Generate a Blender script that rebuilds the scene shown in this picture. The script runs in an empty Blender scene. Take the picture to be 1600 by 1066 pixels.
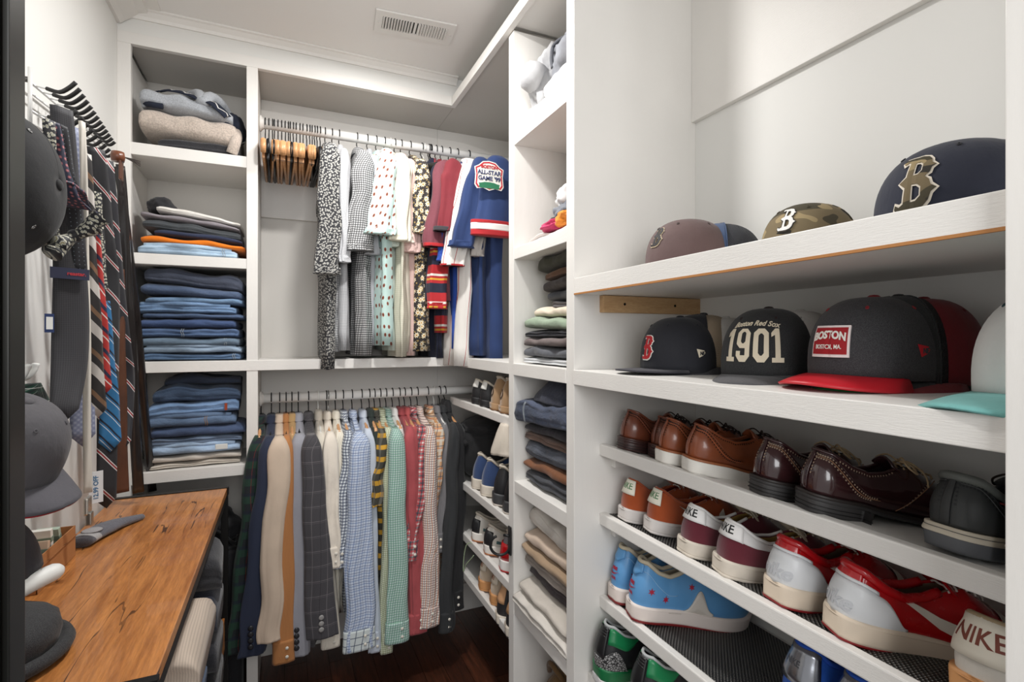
import bpy, bmesh, math, random
import numpy as np
from mathutils import Vector, Matrix, noise as mnoise
C = bpy.context.scene.collection
PI = math.pi; sin = math.sin; cos = math.cos; tan = math.tan
def R(a): return math.radians(a)
H = 1.31                      # eye height above the floor
YAW = R(24.17); FPX = 800.0   # focal length in pixels of the 1600 px wide frame

# ---------------- camera, world, light, exposure ----------------
cam = bpy.data.cameras.new('camera'); co = bpy.data.objects.new('camera', cam); C.objects.link(co)
cam.sensor_fit = 'HORIZONTAL'; cam.sensor_width = 36; cam.lens = 36*FPX/1600; cam.clip_start = .01
cam.shift_x = -2/1600; cam.shift_y = -4/1600
co.location = (0, 0, H); co.rotation_euler = (PI/2, 0, -YAW)
bpy.context.scene.camera = co
w = bpy.data.worlds.new('world'); bpy.context.scene.world = w; w.use_nodes = True
w.node_tree.nodes['Background'].inputs[0].default_value = (1, .995, .985, 1)
w.node_tree.nodes['Background'].inputs[1].default_value = .60
sc = bpy.context.scene
sc.view_settings.view_transform = 'Standard'; sc.view_settings.look = 'None'
sc.view_settings.gamma = 1; sc.view_settings.use_curve_mapping = False
sc.view_settings.exposure = 0.02
def lamp(name, loc, power, size, kind='AREA', rot=(0,0,0), col=(1,.985,.965), spread=None, sy=None):
    l = bpy.data.lights.new(name, kind); l.energy = power; l.color = col
    if kind == 'AREA':
        l.size = size
        l.shape = 'DISK'
        if sy: l.shape = 'RECTANGLE'; l.size_y = sy
        if spread: l.spread = spread
    else: l.shadow_soft_size = size
    o = bpy.data.objects.new(name, l); C.objects.link(o); o.location = loc; o.rotation_euler = rot
    return o
lamp('ceiling_light_far', (.28, 1.68, H+1.05), 4.6, .10)
lamp('ceiling_light_near', (.24, 1.29, H+1.05), 13.5, .11)
lamp('fill_light', (-.1, -1.1, H+.55), 27, 1.0, 'AREA', rot=(R(80), 0, R(-8)), col=(.98,.99,1), sy=1.3)  # unseen area lamp added as fill from behind the camera

# ---------------- pixel measurements turned into metres ----------------
SY, CY = sin(YAW), cos(YAW)
def ang(px): return YAW + math.atan((px-802)/FPX)
def PX(px, Y): return Y*tan(ang(px))           # X of a measured column on the plane Y
def dep(X, Y): return X*SY + Y*CY
def PZ(py, X, Y): return H - (py-529)/FPX*dep(X, Y)

# ---------------- mesh helpers ----------------
def mesh_of(name, V, F, mat=None, uv=None, smooth=True, autosm=None):
    me = bpy.data.meshes.new(name)
    me.from_pydata([tuple(map(float, v)) for v in V], [], [tuple(int(i) for i in f) for f in F])
    if uv is not None:
        l = me.uv_layers.new(name='UVMap')
        idx = np.empty(len(me.loops), dtype=np.int32); me.loops.foreach_get('vertex_index', idx)
        a = np.asarray(uv, dtype=np.float32)[idx]
        l.data.foreach_set('uv', a.ravel())
    if smooth: me.polygons.foreach_set('use_smooth', [True]*len(me.polygons))
    if autosm is not None: me.set_sharp_from_angle(angle=R(autosm))
    if mat: me.materials.append(mat)
    return me
def link(name, me, parent=None):
    o = bpy.data.objects.new(name, me); C.objects.link(o)
    if parent: o.parent = parent
    return o
def tag(o, label=None, cat=None, group=None, kind=None):
    if label: o['label'] = label
    if cat: o['category'] = cat
    if group: o['group'] = group
    if kind: o['kind'] = kind
    return o
def thing(name, label, cat, loc=(0,0,0), rot=(0,0,0), group=None):
    o = bpy.data.objects.new(name, None); C.objects.link(o); o.empty_display_size = .05
    o.location = loc; o.rotation_euler = rot
    return tag(o, label, cat, group)
def put(name, geo, mat, parent=None, world=False, smooth=True, autosm=None, label=None):
    """geo = (V, F) or (V, F, UV); world=True: V in world metres, parent carries only a location"""
    V, F = geo[0], geo[1]; uv = geo[2] if len(geo) > 2 else None
    if world and parent is not None:
        p = parent; off = Vector((0,0,0))
        while p is not None: off += p.location; p = p.parent
        V = np.asarray(V, float) - np.array(off)
    me = mesh_of(name, V, F, mat, uv, smooth, autosm)
    o = link(name, me, parent)
    if label: o['label'] = label
    return o
def join(*gs):
    V = []; F = []; U = []; hasuv = all(len(g) > 2 for g in gs)
    for g in gs:
        n = len(V); V.extend([tuple(v) for v in g[0]]); F.extend([tuple(i+n for i in f) for f in g[1]])
        if hasuv: U.extend([tuple(u) for u in g[2]])
    return (V, F, U) if hasuv else (V, F)
def move(g, d): return (np.asarray(g[0], float)+np.array(d),)+tuple(g[1:])
def rotz(g, a, c=(0,0,0)):
    V = np.asarray(g[0], float)-np.array(c); ca, sa = cos(a), sin(a)
    W = V.copy(); W[:,0] = V[:,0]*ca-V[:,1]*sa; W[:,1] = V[:,0]*sa+V[:,1]*ca
    return (W+np.array(c),)+tuple(g[1:])
def box(x0,x1,y0,y1,z0,z1,b=.0):
    if b <= 0:
        V = [(x,y,z) for x in (x0,x1) for y in (y0,y1) for z in (z0,z1)]
        F = [(0,1,3,2),(4,6,7,5),(0,4,5,1),(2,3,7,6),(0,2,6,4),(1,5,7,3)]
        return V, F
    bm = bmesh.new()
    bmesh.ops.create_cube(bm, size=1)
    for v in bm.verts:
        v.co = Vector(((x0+x1)/2+v.co.x*(x1-x0), (y0+y1)/2+v.co.y*(y1-y0), (z0+z1)/2+v.co.z*(z1-z0)))
    bmesh.ops.bevel(bm, geom=bm.edges[:], offset=b, segments=2, profile=.6, affect='EDGES')
    V = [tuple(v.co) for v in bm.verts]; bm.verts.index_update()
    F = [tuple(v.index for v in f.verts) for f in bm.faces]; bm.free()
    return V, F
def tube(P, r, n=8, closed=False):
    P = [Vector(p) for p in P]; m = len(P); V = []; F = []; U = []
    rr = r if hasattr(r, '__len__') else [r]*m
    up = Vector((0,0,1)); prev = None; L = 0
    for i, p in enumerate(P):
        if closed: t = P[(i+1) % m]-P[i-1]
        else: t = (P[min(i+1,m-1)]-P[max(i-1,0)])
        t.normalize()
        if prev is None:
            a = t.orthogonal().normalized()
        else:
            a = prev-t*prev.dot(t)
            a = a.normalized() if a.length > 1e-6 else t.orthogonal().normalized()
        prev = a; b = t.cross(a)
        if i: L += (P[i]-P[i-1]).length
        for k in range(n):
            th = 2*PI*k/n; V.append(tuple(p+a*rr[i]*cos(th)+b*rr[i]*sin(th))); U.append((L, k/n*.05))
    for i in range(m if closed else m-1):
        j = (i+1) % m
        for k in range(n):
            F.append((i*n+k, i*n+(k+1)%n, j*n+(k+1)%n, j*n+k))
    if not closed:
        F.append(tuple(range(n))[::-1]); F.append(tuple((m-1)*n+k for k in range(n)))
    return V, F, U
def lathe(prof, n=24, axis='z', c=(0,0,0)):
    V = []; F = []
    for r, z in prof:
        for k in range(n):
            a = 2*PI*k/n; p = (r*cos(a), r*sin(a), z)
            if axis == 'x': p = (p[2], p[0], p[1])
            if axis == 'y': p = (p[0], p[2], p[1])
            V.append((p[0]+c[0], p[1]+c[1], p[2]+c[2]))
    m = len(prof)
    for i in range(m-1):
        for k in range(n): F.append((i*n+k, i*n+(k+1)%n, (i+1)*n+(k+1)%n, (i+1)*n+k))
    if prof[0][0] > 1e-6: F.append(tuple(range(n))[::-1])
    if prof[-1][0] > 1e-6: F.append(tuple((m-1)*n+k for k in range(n)))
    return V, F
def spline(pts, n):
    """Catmull-Rom through pts (any dimension), n samples"""
    P = np.asarray(pts, float); m = len(P)
    out = []
    for q in np.linspace(0, m-1, n):
        i = min(int(q), m-2); t = q-i
        p0 = P[max(i-1,0)]; p1 = P[i]; p2 = P[i+1]; p3 = P[min(i+2,m-1)]
        out.append(.5*((2*p1)+(-p0+p2)*t+(2*p0-5*p1+4*p2-p3)*t*t+(-p0+3*p1-3*p2+p3)*t**3))
    return np.array(out)
def grid_faces(m, n, wrap=False):
    F = []
    for i in range(m-1):
        for k in range(n if wrap else n-1):
            F.append((i*n+k, i*n+(k+1)%n, (i+1)*n+(k+1)%n, (i+1)*n+k))
    return F
def solid(G, U=None, th=.002, m=None, n=None):
    """grid of points m x n (array m,n,3) -> shell with thickness th"""
    m, n = G.shape[:2]
    du = np.gradient(G, axis=0); dv = np.gradient(G, axis=1)
    N = np.cross(du, dv); N /= np.maximum(np.linalg.norm(N, axis=2, keepdims=True), 1e-9)
    A = G.reshape(-1,3); B = (G-N*th).reshape(-1,3); V = np.vstack([A, B]); k = m*n
    F = [f for f in grid_faces(m, n)]
    F2 = [tuple(i+k for i in f[::-1]) for f in F]
    E = []
    for i in range(m-1):
        E.append((i*n, (i+1)*n, (i+1)*n+k, i*n+k)); E.append((i*n+n-1, i*n+n-1+k, (i+1)*n+n-1+k, (i+1)*n+n-1))
    for j in range(n-1):
        E.append((j, j+k, j+1+k, j+1)); E.append(((m-1)*n+j, (m-1)*n+j+1, (m-1)*n+j+1+k, (m-1)*n+j+k))
    if U is not None:
        UU = np.vstack([U.reshape(-1,2)]*2); return V, F+F2+E, UU
    return V, F+F2+E
def text2d(s, size=1, depth=.0, bold=0., shear=0., space=1.):
    cu = bpy.data.curves.new('t', 'FONT'); cu.body = s; cu.size = size; cu.extrude = depth
    cu.align_x = 'CENTER'; cu.align_y = 'CENTER'; cu.offset = bold; cu.shear = shear; cu.resolution_u = 3
    cu.space_character = space
    return _c2m(cu)
def shape2d(splines, depth=.0):
    cu = bpy.data.curves.new('s', 'CURVE'); cu.dimensions = '2D'; cu.fill_mode = 'BOTH'; cu.extrude = depth
    for pts in splines:
        s = cu.splines.new('POLY'); s.points.add(len(pts)-1); s.use_cyclic_u = True
        for i, p in enumerate(pts): s.points[i].co = (p[0], p[1], 0, 1)
    return _c2m(cu)
def _c2m(cu):
    o = bpy.data.objects.new('tmp', cu); C.objects.link(o)
    dg = bpy.context.evaluated_depsgraph_get(); dg.update()
    me = bpy.data.meshes.new_from_object(o.evaluated_get(dg))
    bpy.data.objects.remove(o); bpy.data.curves.remove(cu)
    bm = bmesh.new(); bm.from_mesh(me); bpy.data.meshes.remove(me)
    bm.verts.index_update()
    V = np.array([tuple(v.co) for v in bm.verts]); F = [tuple(v.index for v in f.verts) for f in bm.faces]; bm.free()
    return V, F

def subdiv(g, h):
    """cut flat artwork into small cells so that it wraps without chords"""
    V, F = g; bm = bmesh.new(); vs = [bm.verts.new(v) for v in V]
    for f in F:
        try: bm.faces.new([vs[i] for i in f])
        except Exception: pass
    V = np.asarray(V)
    for ax in (0, 1):
        for c in np.arange(V[:,ax].min()+h, V[:,ax].max(), h):
            no = (1,0,0) if ax == 0 else (0,1,0); cp = (c,0,0) if ax == 0 else (0,c,0)
            bmesh.ops.bisect_plane(bm, geom=bm.verts[:]+bm.edges[:]+bm.faces[:], plane_co=cp, plane_no=no)
    bm.verts.index_update(); out = (np.array([tuple(v.co) for v in bm.verts]), [tuple(v.index for v in f.verts) for f in bm.faces]); bm.free()
    return out

# ---------------- materials ----------------
def s2l(c): return tuple((v/12.92 if v <= .04045 else ((v+.055)/1.055)**2.4) for v in c)
def rgb(r,g,b): return s2l((r/255, g/255, b/255))+(1,)
_mc = {}
class NT:
    def __init__(s, name):
        s.m = bpy.data.materials.new(name); s.m.use_nodes = True; s.t = s.m.node_tree; s.n = s.t.nodes
        s.p = s.n['Principled BSDF']
    def node(s, typ, **kw):
        n = s.n.new(typ)
        for k, v in kw.items():
            if k in ('operation','blend_type','data_type','feature','wave_type','bands_direction','noise_dimensions','distance','use_clamp','bands_direction','interpolation'): setattr(n, k, v)
        return n
    def L(s, a, b): s.t.links.new(a, b)
    def math(s, op, a, b=None, c=None):
        n = s.node('ShaderNodeMath', operation=op)
        for i, v in enumerate((a, b, c)):
            if v is None: continue
            if isinstance(v, (int, float)): n.inputs[i].default_value = v
            else: s.L(v, n.inputs[i])
        return n.outputs[0]
    def mix(s, fac, a, b):
        n = s.n.new('ShaderNodeMix'); n.data_type = 'RGBA'
        for i, v in ((0, fac), (6, a), (7, b)):
            if isinstance(v, (int, float)): n.inputs[i].default_value = v
            elif isinstance(v, tuple): n.inputs[i].default_value = v
            else: s.L(v, n.inputs[i])
        return n.outputs[2]
    def uv(s, scale=1):
        t = s.n.new('ShaderNodeTexCoord'); return t.outputs['UV']
    def obj(s):
        t = s.n.new('ShaderNodeTexCoord'); return t.outputs['Object']
    def noise(s, co_, scale, detail=3, rough=.5, vec=None):
        n = s.n.new('ShaderNodeTexNoise'); n.inputs['Scale'].default_value = scale
        n.inputs['Detail'].default_value = detail; n.inputs['Roughness'].default_value = rough
        if vec:
            mp = s.n.new('ShaderNodeMapping'); mp.inputs['Scale'].default_value = vec; s.L(co_, mp.inputs[0]); co_ = mp.outputs[0]
        s.L(co_, n.inputs['Vector']); return n.outputs[0]
    def ramp(s, f, lo, hi):
        n = s.n.new('ShaderNodeMapRange'); n.inputs[1].default_value = lo; n.inputs[2].default_value = hi
        s.L(f, n.inputs[0]); return n.outputs[0]
    def bump(s, h, strength=.3, dist=.001, prev=None):
        b = s.n.new('ShaderNodeBump'); b.inputs['Strength'].default_value = strength; b.inputs['Distance'].default_value = dist
        s.L(h, b.inputs['Height'])
        if prev: s.L(prev, b.inputs['Normal'])
        return b.outputs[0]
    def fin(s, col, rough, nrm=None, metal=0, coat=0, sheen=0, spec=None):
        if isinstance(col, tuple): s.p.inputs['Base Color'].default_value = col
        else: s.L(col, s.p.inputs['Base Color'])
        if isinstance(rough, (int, float)): s.p.inputs['Roughness'].default_value = rough
        else: s.L(rough, s.p.inputs['Roughness'])
        if nrm: s.L(nrm, s.p.inputs['Normal'])
        s.p.inputs['Metallic'].default_value = metal; s.p.inputs['Coat Weight'].default_value = coat
        s.p.inputs['Sheen Weight'].default_value = sheen
        if spec is not None: s.p.inputs['Specular IOR Level'].default_value = spec
        return s.m
def cached(f):
    def g(*a, **k):
        key = (f.__name__,)+a+tuple(sorted((kk, str(v)) for kk, v in k.items()))
        key = str(key)
        if key not in _mc: _mc[key] = f(*a, **k)
        return _mc[key]
    return g
@cached
def plain(r, g, b, rough=.5, metal=0, coat=0, bump=0, bscale=200, var=.0):
    t = NT('plain'); c = rgb(r,g,b); o = t.obj(); nrm = None
    if bump: nrm = t.bump(t.noise(o, bscale, 3), bump, .001)
    if var:
        f = t.ramp(t.noise(o, 30, 4), .35, .65)
        c = t.mix(f, tuple(v*(1-var) for v in c[:3])+(1,), tuple(min(1, v*(1+var)) for v in c[:3])+(1,))
    return t.fin(c, rough, nrm, metal, coat)
@cached
def paint(r, g, b, grain=(6,6,60), rough=.42, st=.25):
    """brushed white paint over wood"""
    t = NT('white_paint'); o = t.obj()
    f = t.noise(o, 12, 5, .6, vec=grain); f2 = t.noise(o, 3, 2)
    c0 = rgb(r,g,b); c1 = tuple(v*.93 for v in c0[:3])+(1,)
    col = t.mix(t.ramp(f2, .3, .7), c0, c1)
    return t.fin(col, rough, t.bump(f, st, .002))
@cached
def fabric(r, g, b, rough=.85, weave=900, wr=.5, var=.08, sheen=.1, heather=0., uv=True):
    t = NT('cloth'); co_ = t.uv(); o = t.obj()
    c = rgb(r,g,b)
    f = t.ramp(t.noise(o, 14, 4), .3, .7)
    col = t.mix(f, tuple(v*(1-var) for v in c[:3])+(1,), tuple(min(1,v*(1+var)) for v in c[:3])+(1,))
    if heather:
        h = t.ramp(t.noise(o, 1100, 2), .42, .62)
        col = t.mix(t.math('MULTIPLY', h, heather), col, tuple(min(1, v*1.0+.07) for v in c[:3])+(1,))
    n1 = t.bump(t.noise(o, 22, 4, .6, vec=(1,1,.45)), wr, .006)
    n2 = t.bump(t.noise(o, weave, 1), .25, .0006, n1)
    return t.fin(col, rough, n2, sheen=sheen)
def _stripe(t, x, per, duty, phase=0.):
    """1 inside the stripe"""
    m = t.math('FRACT', t.math('ADD', t.math('MULTIPLY', x, 1.0/per), phase+100.))
    return t.math('LESS_THAN', m, duty)
@cached
def check(base, layers, rough=.85, wr=.5, rot=0., mul=True):
    """layers: (colour, period, duty, axis, strength, phase) on UVs in metres"""
    t = NT('checked_cloth'); sep = t.n.new('ShaderNodeSeparateXYZ'); mp = t.n.new('ShaderNodeMapping')
    mp.inputs['Rotation'].default_value = (0,0,rot)
    # slight waviness of the yarns
    t.L(t.uv(), mp.inputs[0]); t.L(mp.outputs[0], sep.inputs[0]); o = t.obj()
    col = rgb(*base)
    for (c, per, duty, ax, st, ph) in layers:
        x = sep.outputs[0 if ax == 'u' else 1]
        col = t.mix(t.math('MULTIPLY', _stripe(t, x, per, duty, ph), st), col, rgb(*c))
    n1 = t.bump(t.noise(o, 22, 4, .6, vec=(1,1,.45)), wr, .006)
    n2 = t.bump(t.noise(o, 900, 1), .2, .0005, n1)
    return t.fin(col, rough, n2, sheen=.1)
def gingham(base, c, per, **k): return check(base, ((c, per, .5, 'u', .62, 0.), (c, per, .5, 'v', .62, 0.)), **k)
@cached
def floral(base, petal, centre, scale, r=.36, rc=.12, petals=0, rough=.85, leaf=None, rnd=1.0, asp=1.):
    t = NT('printed_cloth'); v = t.n.new('ShaderNodeTexVoronoi'); v.feature = 'F1'; v.voronoi_dimensions = '2D'
    v.inputs['Scale'].default_value = scale; v.inputs['Randomness'].default_value = rnd; mpp = t.n.new('ShaderNodeMapping'); mpp.inputs['Scale'].default_value = (1, asp, 1); t.L(t.uv(), mpp.inputs[0]); t.L(mpp.outputs[0], v.inputs['Vector'])
    d = v.outputs['Distance']; o = t.obj(); col = rgb(*base)
    dd = d
    if petals:
        # angle about each flower centre
        sc_ = t.n.new('ShaderNodeVectorMath'); sc_.operation = 'SCALE'; sc_.inputs['Scale'].default_value = scale; t.L(t.uv(), sc_.inputs[0])
        ps = t.n.new('ShaderNodeVectorMath'); ps.operation = 'SCALE'; ps.inputs['Scale'].default_value = scale; t.L(v.outputs['Position'], ps.inputs[0])
        sb = t.n.new('ShaderNodeVectorMath'); sb.operation = 'SUBTRACT'; t.L(sc_.outputs[0], sb.inputs[0]); t.L(ps.outputs[0], sb.inputs[1])
        sp = t.n.new('ShaderNodeSeparateXYZ'); t.L(sb.outputs[0], sp.inputs[0])
        a = t.math('ARCTAN2', sp.outputs[1], sp.outputs[0])
        dd = t.math('ADD', d, t.math('MULTIPLY', t.math('SINE', t.math('MULTIPLY', a, petals)), .09))
    if leaf:
        v2 = t.n.new('ShaderNodeTexVoronoi'); v2.voronoi_dimensions = '2D'; v2.inputs['Scale'].default_value = scale*1.7
        t.L(t.uv(), v2.inputs['Vector']); col = t.mix(t.math('LESS_THAN', v2.outputs['Distance'], .22), col, rgb(*leaf))
    col = t.mix(t.math('LESS_THAN', dd, r), col, rgb(*petal))
    col = t.mix(t.math('LESS_THAN', d, rc), col, rgb(*centre))
    n1 = t.bump(t.noise(o, 22, 4, .6, vec=(1,1,.45)), .5, .006)
    return t.fin(col, rough, n1, sheen=.1)
@cached
def denim(r, g, b, wash=.35, rough=.9):
    t = NT('denim'); o = t.obj(); c = rgb(r,g,b)
    lt = tuple(min(1, v*(1+2.2*wash)+.05*wash) for v in c[:3])+(1,)
    f = t.ramp(t.noise(o, 9, 3, .5, vec=(1,1,3)), .42, .70); y = t.ramp(t.noise(o, 700, 2, .7, vec=(3,3,.4)), .35, .7)
    col = t.mix(t.math('MULTIPLY', f, .8), c, lt)
    col = t.mix(t.math('MULTIPLY', y, .35), col, tuple(min(1, v*1.6+.02) for v in c[:3])+(1,))
    n1 = t.bump(t.noise(o, 35, 4, .65, vec=(1,1,1.6)), .75, .006)
    n2 = t.bump(t.noise(o, 900, 1, vec=(1,1,.3)), .3, .0008, n1)
    return t.fin(col, rough, n2, sheen=.08)
@cached
def leather(r, g, b, rough=.32, coat=.35, var=.35, patina=(20,10,8)):
    t = NT('leather'); o = t.obj(); c = rgb(r,g,b)
    f = t.ramp(t.noise(o, 16, 4, .55), .38, .68)
    col = t.mix(t.math('MULTIPLY', f, var), c, rgb(*patina))
    n1 = t.bump(t.noise(o, 60, 4), .25, .0015); n2 = t.bump(t.noise(o, 900, 2), .12, .0004, n1)
    rg = t.math('ADD', t.math('MULTIPLY', t.noise(o, 40, 3), .2), rough-.1)
    return t.fin(col, rg, n2, coat=coat)
@cached
def wood(c0, c1, scale=6, vec=(18,1.2,18), rough=.35, coat=.2, dark=(30,15,8), cracks=False):
    t = NT('wood'); o = t.obj()
    f = t.noise(o, scale, 6, .62, vec=vec); g = t.ramp(f, .32, .68)
    col = t.mix(g, rgb(*c0), rgb(*c1))
    fine = t.ramp(t.noise(o, scale*7, 4, .6, vec=vec), .35, .75)
    col = t.mix(t.math('MULTIPLY', fine, .35), col, rgb(*dark))
    h = fine
    if cracks:
        wv = t.noise(o, 3.0, 3, .55, vec=(6.5, .45, 5)); k = t.math('ABSOLUTE', t.math('SUBTRACT', wv, .5))
        m = t.math('LESS_THAN', k, .0085); n2 = t.ramp(t.noise(o, 5, 2), .46, .52)
        m = t.math('MULTIPLY', m, n2); col = t.mix(t.math('MULTIPLY', m, .85), col, rgb(*dark))
    return t.fin(col, rough, t.bump(h, .12, .001), coat=coat)
@cached
def knit(r, g, b, scale=260, st=.9, var=.15):
    t = NT('knit_wool'); o = t.obj(); c = rgb(r,g,b)
    w_ = t.noise(o, scale, 3, .7); f = t.ramp(w_, .35, .65)
    col = t.mix(f, tuple(v*(1-var*1.6) for v in c[:3])+(1,), tuple(min(1,v*(1+var)) for v in c[:3])+(1,))
    n1 = t.bump(t.noise(o, 26, 3), .4, .006); return t.fin(col, .95, t.bump(w_, st, .002, n1), sheen=.3)
# ================= the room =================
WH = paint(232, 229, 224); WHV = paint(232, 229, 224, (6,6,1.5)); WALLM = plain(226, 225, 221, .6, bump=.06, bscale=60)
CEILM = plain(233, 231, 228, .7, bump=.05, bscale=90); EDGE = plain(176, 120, 66, .7)
XL, XR, YB, YF = -.495, 1.055, 2.36, 2.05      # left wall, right wall, back wall, face plane of the back unit
XF = .66                                        # face plane of the right unit
ZC = H+1.085
Z_TOP0, Z_TOP1 = H+.97, H+1.008
S1 = (H+.608, H+.648); S2 = (H+.248, H+.284); SM = (H-.115, H-.078); SB = (H-.485, H-.447)
def struct(name, geo, mat, parent=None, smooth=False):
    o = put(name, geo, mat, parent, smooth=smooth)
    if parent is None: o['kind'] = 'structure'
    return o
# floor with boards
fl = struct('floor', box(XL-.1, XR+.1, -.9, YB+.1, -.05, -.006), plain(20, 12, 8, .8))
rnd = random.Random(4)
fm = [wood((84+k*9, 46+k*5, 32+k*3), (46+k*5, 26+k*3, 18+k), 5, (16,1.4,10), .30, .35, (12,6,4)) for k in range(3)]
pw = .083; x = XL
while x < XR:
    y = -.9 + rnd.random()*-.6
    while y < YB:
        l = .55+rnd.random()*.5; y0, y1 = max(y, -.9), min(y+l, YB)
        if y1-y0 > .03:
            put('plank', box(x+.0006, min(x+pw, XR)-.0006, y0+.0006, y1-.0006, -.005, 0), rnd.choice(fm), fl, smooth=False)
        y += l
    x += pw
struct('wall_left', box(XL-.1, XL, .50, YB+.1, 0, ZC), WALLM)
struct('wall_back', box(XL-.1, XR+.1, YB, YB+.1, 0, ZC), plain(214, 210, 204, .6, bump=.05, bscale=60))
struct('wall_right', box(XR, XR+.1, -.25, YB, 0, ZC), WALLM)
struct('ceiling', box(XL-.1, XR+.1, -.25, YB+.1, ZC, ZC+.08), CEILM)
struct('baseboard_back', box(-.11, .96, YB-.016, YB, 0, .13, .003), WH)
# header above the unit and crown along ceiling
struct('wall_header_back', box(XL, XR, YF+.004, YB, Z_TOP1, ZC), WALLM)
def crown_y(x0, x1, y0, sgn=-1):                 # profile running along X
    pr = [(0,0), (0,-.030), (.006,-.030), (.010,-.020), (.022,-.008), (.030,-.006), (.030,0)]
    V = []; 
    for x_ in (x0, x1):
        for d, z in pr: V.append((x_, y0+sgn*d, ZC+z))
    n = len(pr); F = [(i, (i+1)%n, n+(i+1)%n, n+i) for i in range(n)]+[tuple(range(n)), tuple(range(2*n-1, n-1, -1))]
    return V, F
def crown_x(y0, y1, x0, sgn=1, k=1.):
    pr = [(0,0), (0,-.055), (.010,-.055), (.022,-.044), (.060,-.016), (.085,-.012), (.088,-.004), (.125,-.003), (.125,0)]
    V = []
    for y_ in (y0, y1):
        for d, z in pr: V.append((x0+sgn*d*k, y_, ZC+z*k))
    n = len(pr); F = [(i, (i+1)%n, n+(i+1)%n, n+i) for i in range(n)]+[tuple(range(n)), tuple(range(2*n-1, n-1, -1))]
    return V, F
struct('trim_crown_back', crown_y(XL+.01, XF, YF+.004), WH)
struct('trim_crown_left', crown_x(-.2, YF, XL), WH)
# ---- back unit
bu = thing('shelving_unit', 'white painted built-in shelving along the back wall with one cubby column and double hanging bay', 'shelving', (0,0,0))
def upart(u, name, x0,x1,y0,y1,z0,z1, m=WH, b=.0015, label=None):
    return put(name, box(x0,x1,y0,y1,z0,z1,b), m, u, smooth=False, label=label)
PA = (XL, -.458); PB = (-.120, -.084)
upart(bu, 'stile', PA[0], PA[1], YF, YF+.02, 0, Z_TOP0, WHV)
upart(bu, 'side_panel', XL, XL+.02, YF+.02, YB, 0, Z_TOP0, WHV)
upart(bu, 'side_panel', PB[0], PB[1], YF, YB, 0, Z_TOP0, WHV)
upart(bu, 'top_board', XL, XF-.0205, YF, YF+.02, Z_TOP0, Z_TOP1)
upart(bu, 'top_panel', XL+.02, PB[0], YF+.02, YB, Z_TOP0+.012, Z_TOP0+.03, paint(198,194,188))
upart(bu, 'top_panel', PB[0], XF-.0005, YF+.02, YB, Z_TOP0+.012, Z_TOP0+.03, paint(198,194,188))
for s in (S1, S2, SB):
    upart(bu, 'shelf', XL+.02, PB[0], YF+.002, YB, s[0], s[1])
upart(bu, 'shelf', XL+.0, XF-.0005, YF-.002, YB, SM[0], SM[1])
upart(bu, 'nailing_board', PB[1], XF-.0005, YB-.018, YB, H+.50, Z_TOP0+.012)
upart(bu, 'nailing_board', PB[1], XF-.0005, YB-.018, YB, H-.40, SM[0])
# ---- right unit
ru = thing('shelving_unit', 'white painted built-in shelving along the right wall with cubbies, cap shelves and shoe shelves', 'shelving', (0,0,0))
P1 = (1.468, 1.506); P2 = (1.101, 1.139)
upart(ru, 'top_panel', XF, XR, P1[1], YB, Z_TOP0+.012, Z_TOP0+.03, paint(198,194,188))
upart(ru, 'nailing_board', XF, XR, YB-.018, YB, H+.50, Z_TOP0+.012)
upart(ru, 'nailing_board', XF, XR, YB-.018, YB, H-.25, SM[0])
upart(ru, 'side_panel', XF, XR, P1[0], P1[1], 0, Z_TOP0, WHV)
upart(ru, 'side_panel', XF, XR, P2[0], P2[1], 0, ZC-.002, WHV)
upart(ru, 'stile', XF-.02, XF, .10, .2585, 0, ZC-.002, WHV)
upart(ru, 'side_panel', XF, XR, -.04, -.02, 0, ZC-.002, WHV)
upart(ru, 'top_board', XF-.02, XF, P2[0]+.001, YF+.02, Z_TOP0, Z_TOP1)
upart(ru, 'top_panel', XF+.001, XR, P2[1], P1[0], Z_TOP0+.012, Z_TOP0+.03)
for s in (S1, S2, SB, (H-.866, H-.828)):
    upart(ru, 'shelf', XF+.002, XR, P2[1], P1[0], s[0], s[1])
upart(ru, 'shelf', XF-.003, XR, P2[1], P1[0], SM[0], SM[1])
upart(ru, 'shelf', XF, XR, P1[1], YB, SM[0], SM[1])
upart(ru, 'shelf', XF-.003, XR, -.02, P2[0], SM[0], SM[1])
upart(ru, 'back_panel', XR-.006, XR, P2[1], P1[0], .0, Z_TOP0, WHV)
hs = upart(ru, 'cap_shelf', XF, XR, -.02, P2[0], H+.110, H+.150)
put('raw_edge', box(XF-.0005, XF+.004, .2585, P2[0], H+.1085, H+.1125), EDGE, hs, smooth=False, label='bare wood lower edge')
cl = upart(ru, 'wooden_cleat', .735, XR, P2[0]-.018, P2[0], H+.066, H+.109, wood((206,170,126),(186,148,104),5,(3,18,18),.6,0,(150,110,70)), label='raw pine cleat with two screws')
for sx in (.80, .965):
    put('screw', lathe([(.0035,0),(.0035,.001),(.001,.0016)], 10, 'y', (sx, P2[0]-.0188, H+.088)), plain(30,28,26,.4,1), cl)
upart(ru, 'upper_board', XR-.016, XR, -.02, P2[0], H+.603, ZC-.002)
SHZ = [H-.268, H-.444, H-.655, H-.84]     # shoe shelves, top of the front trim
SHX = [.735, .735, .735, .70]
tl = math.tan(R(7))
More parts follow.
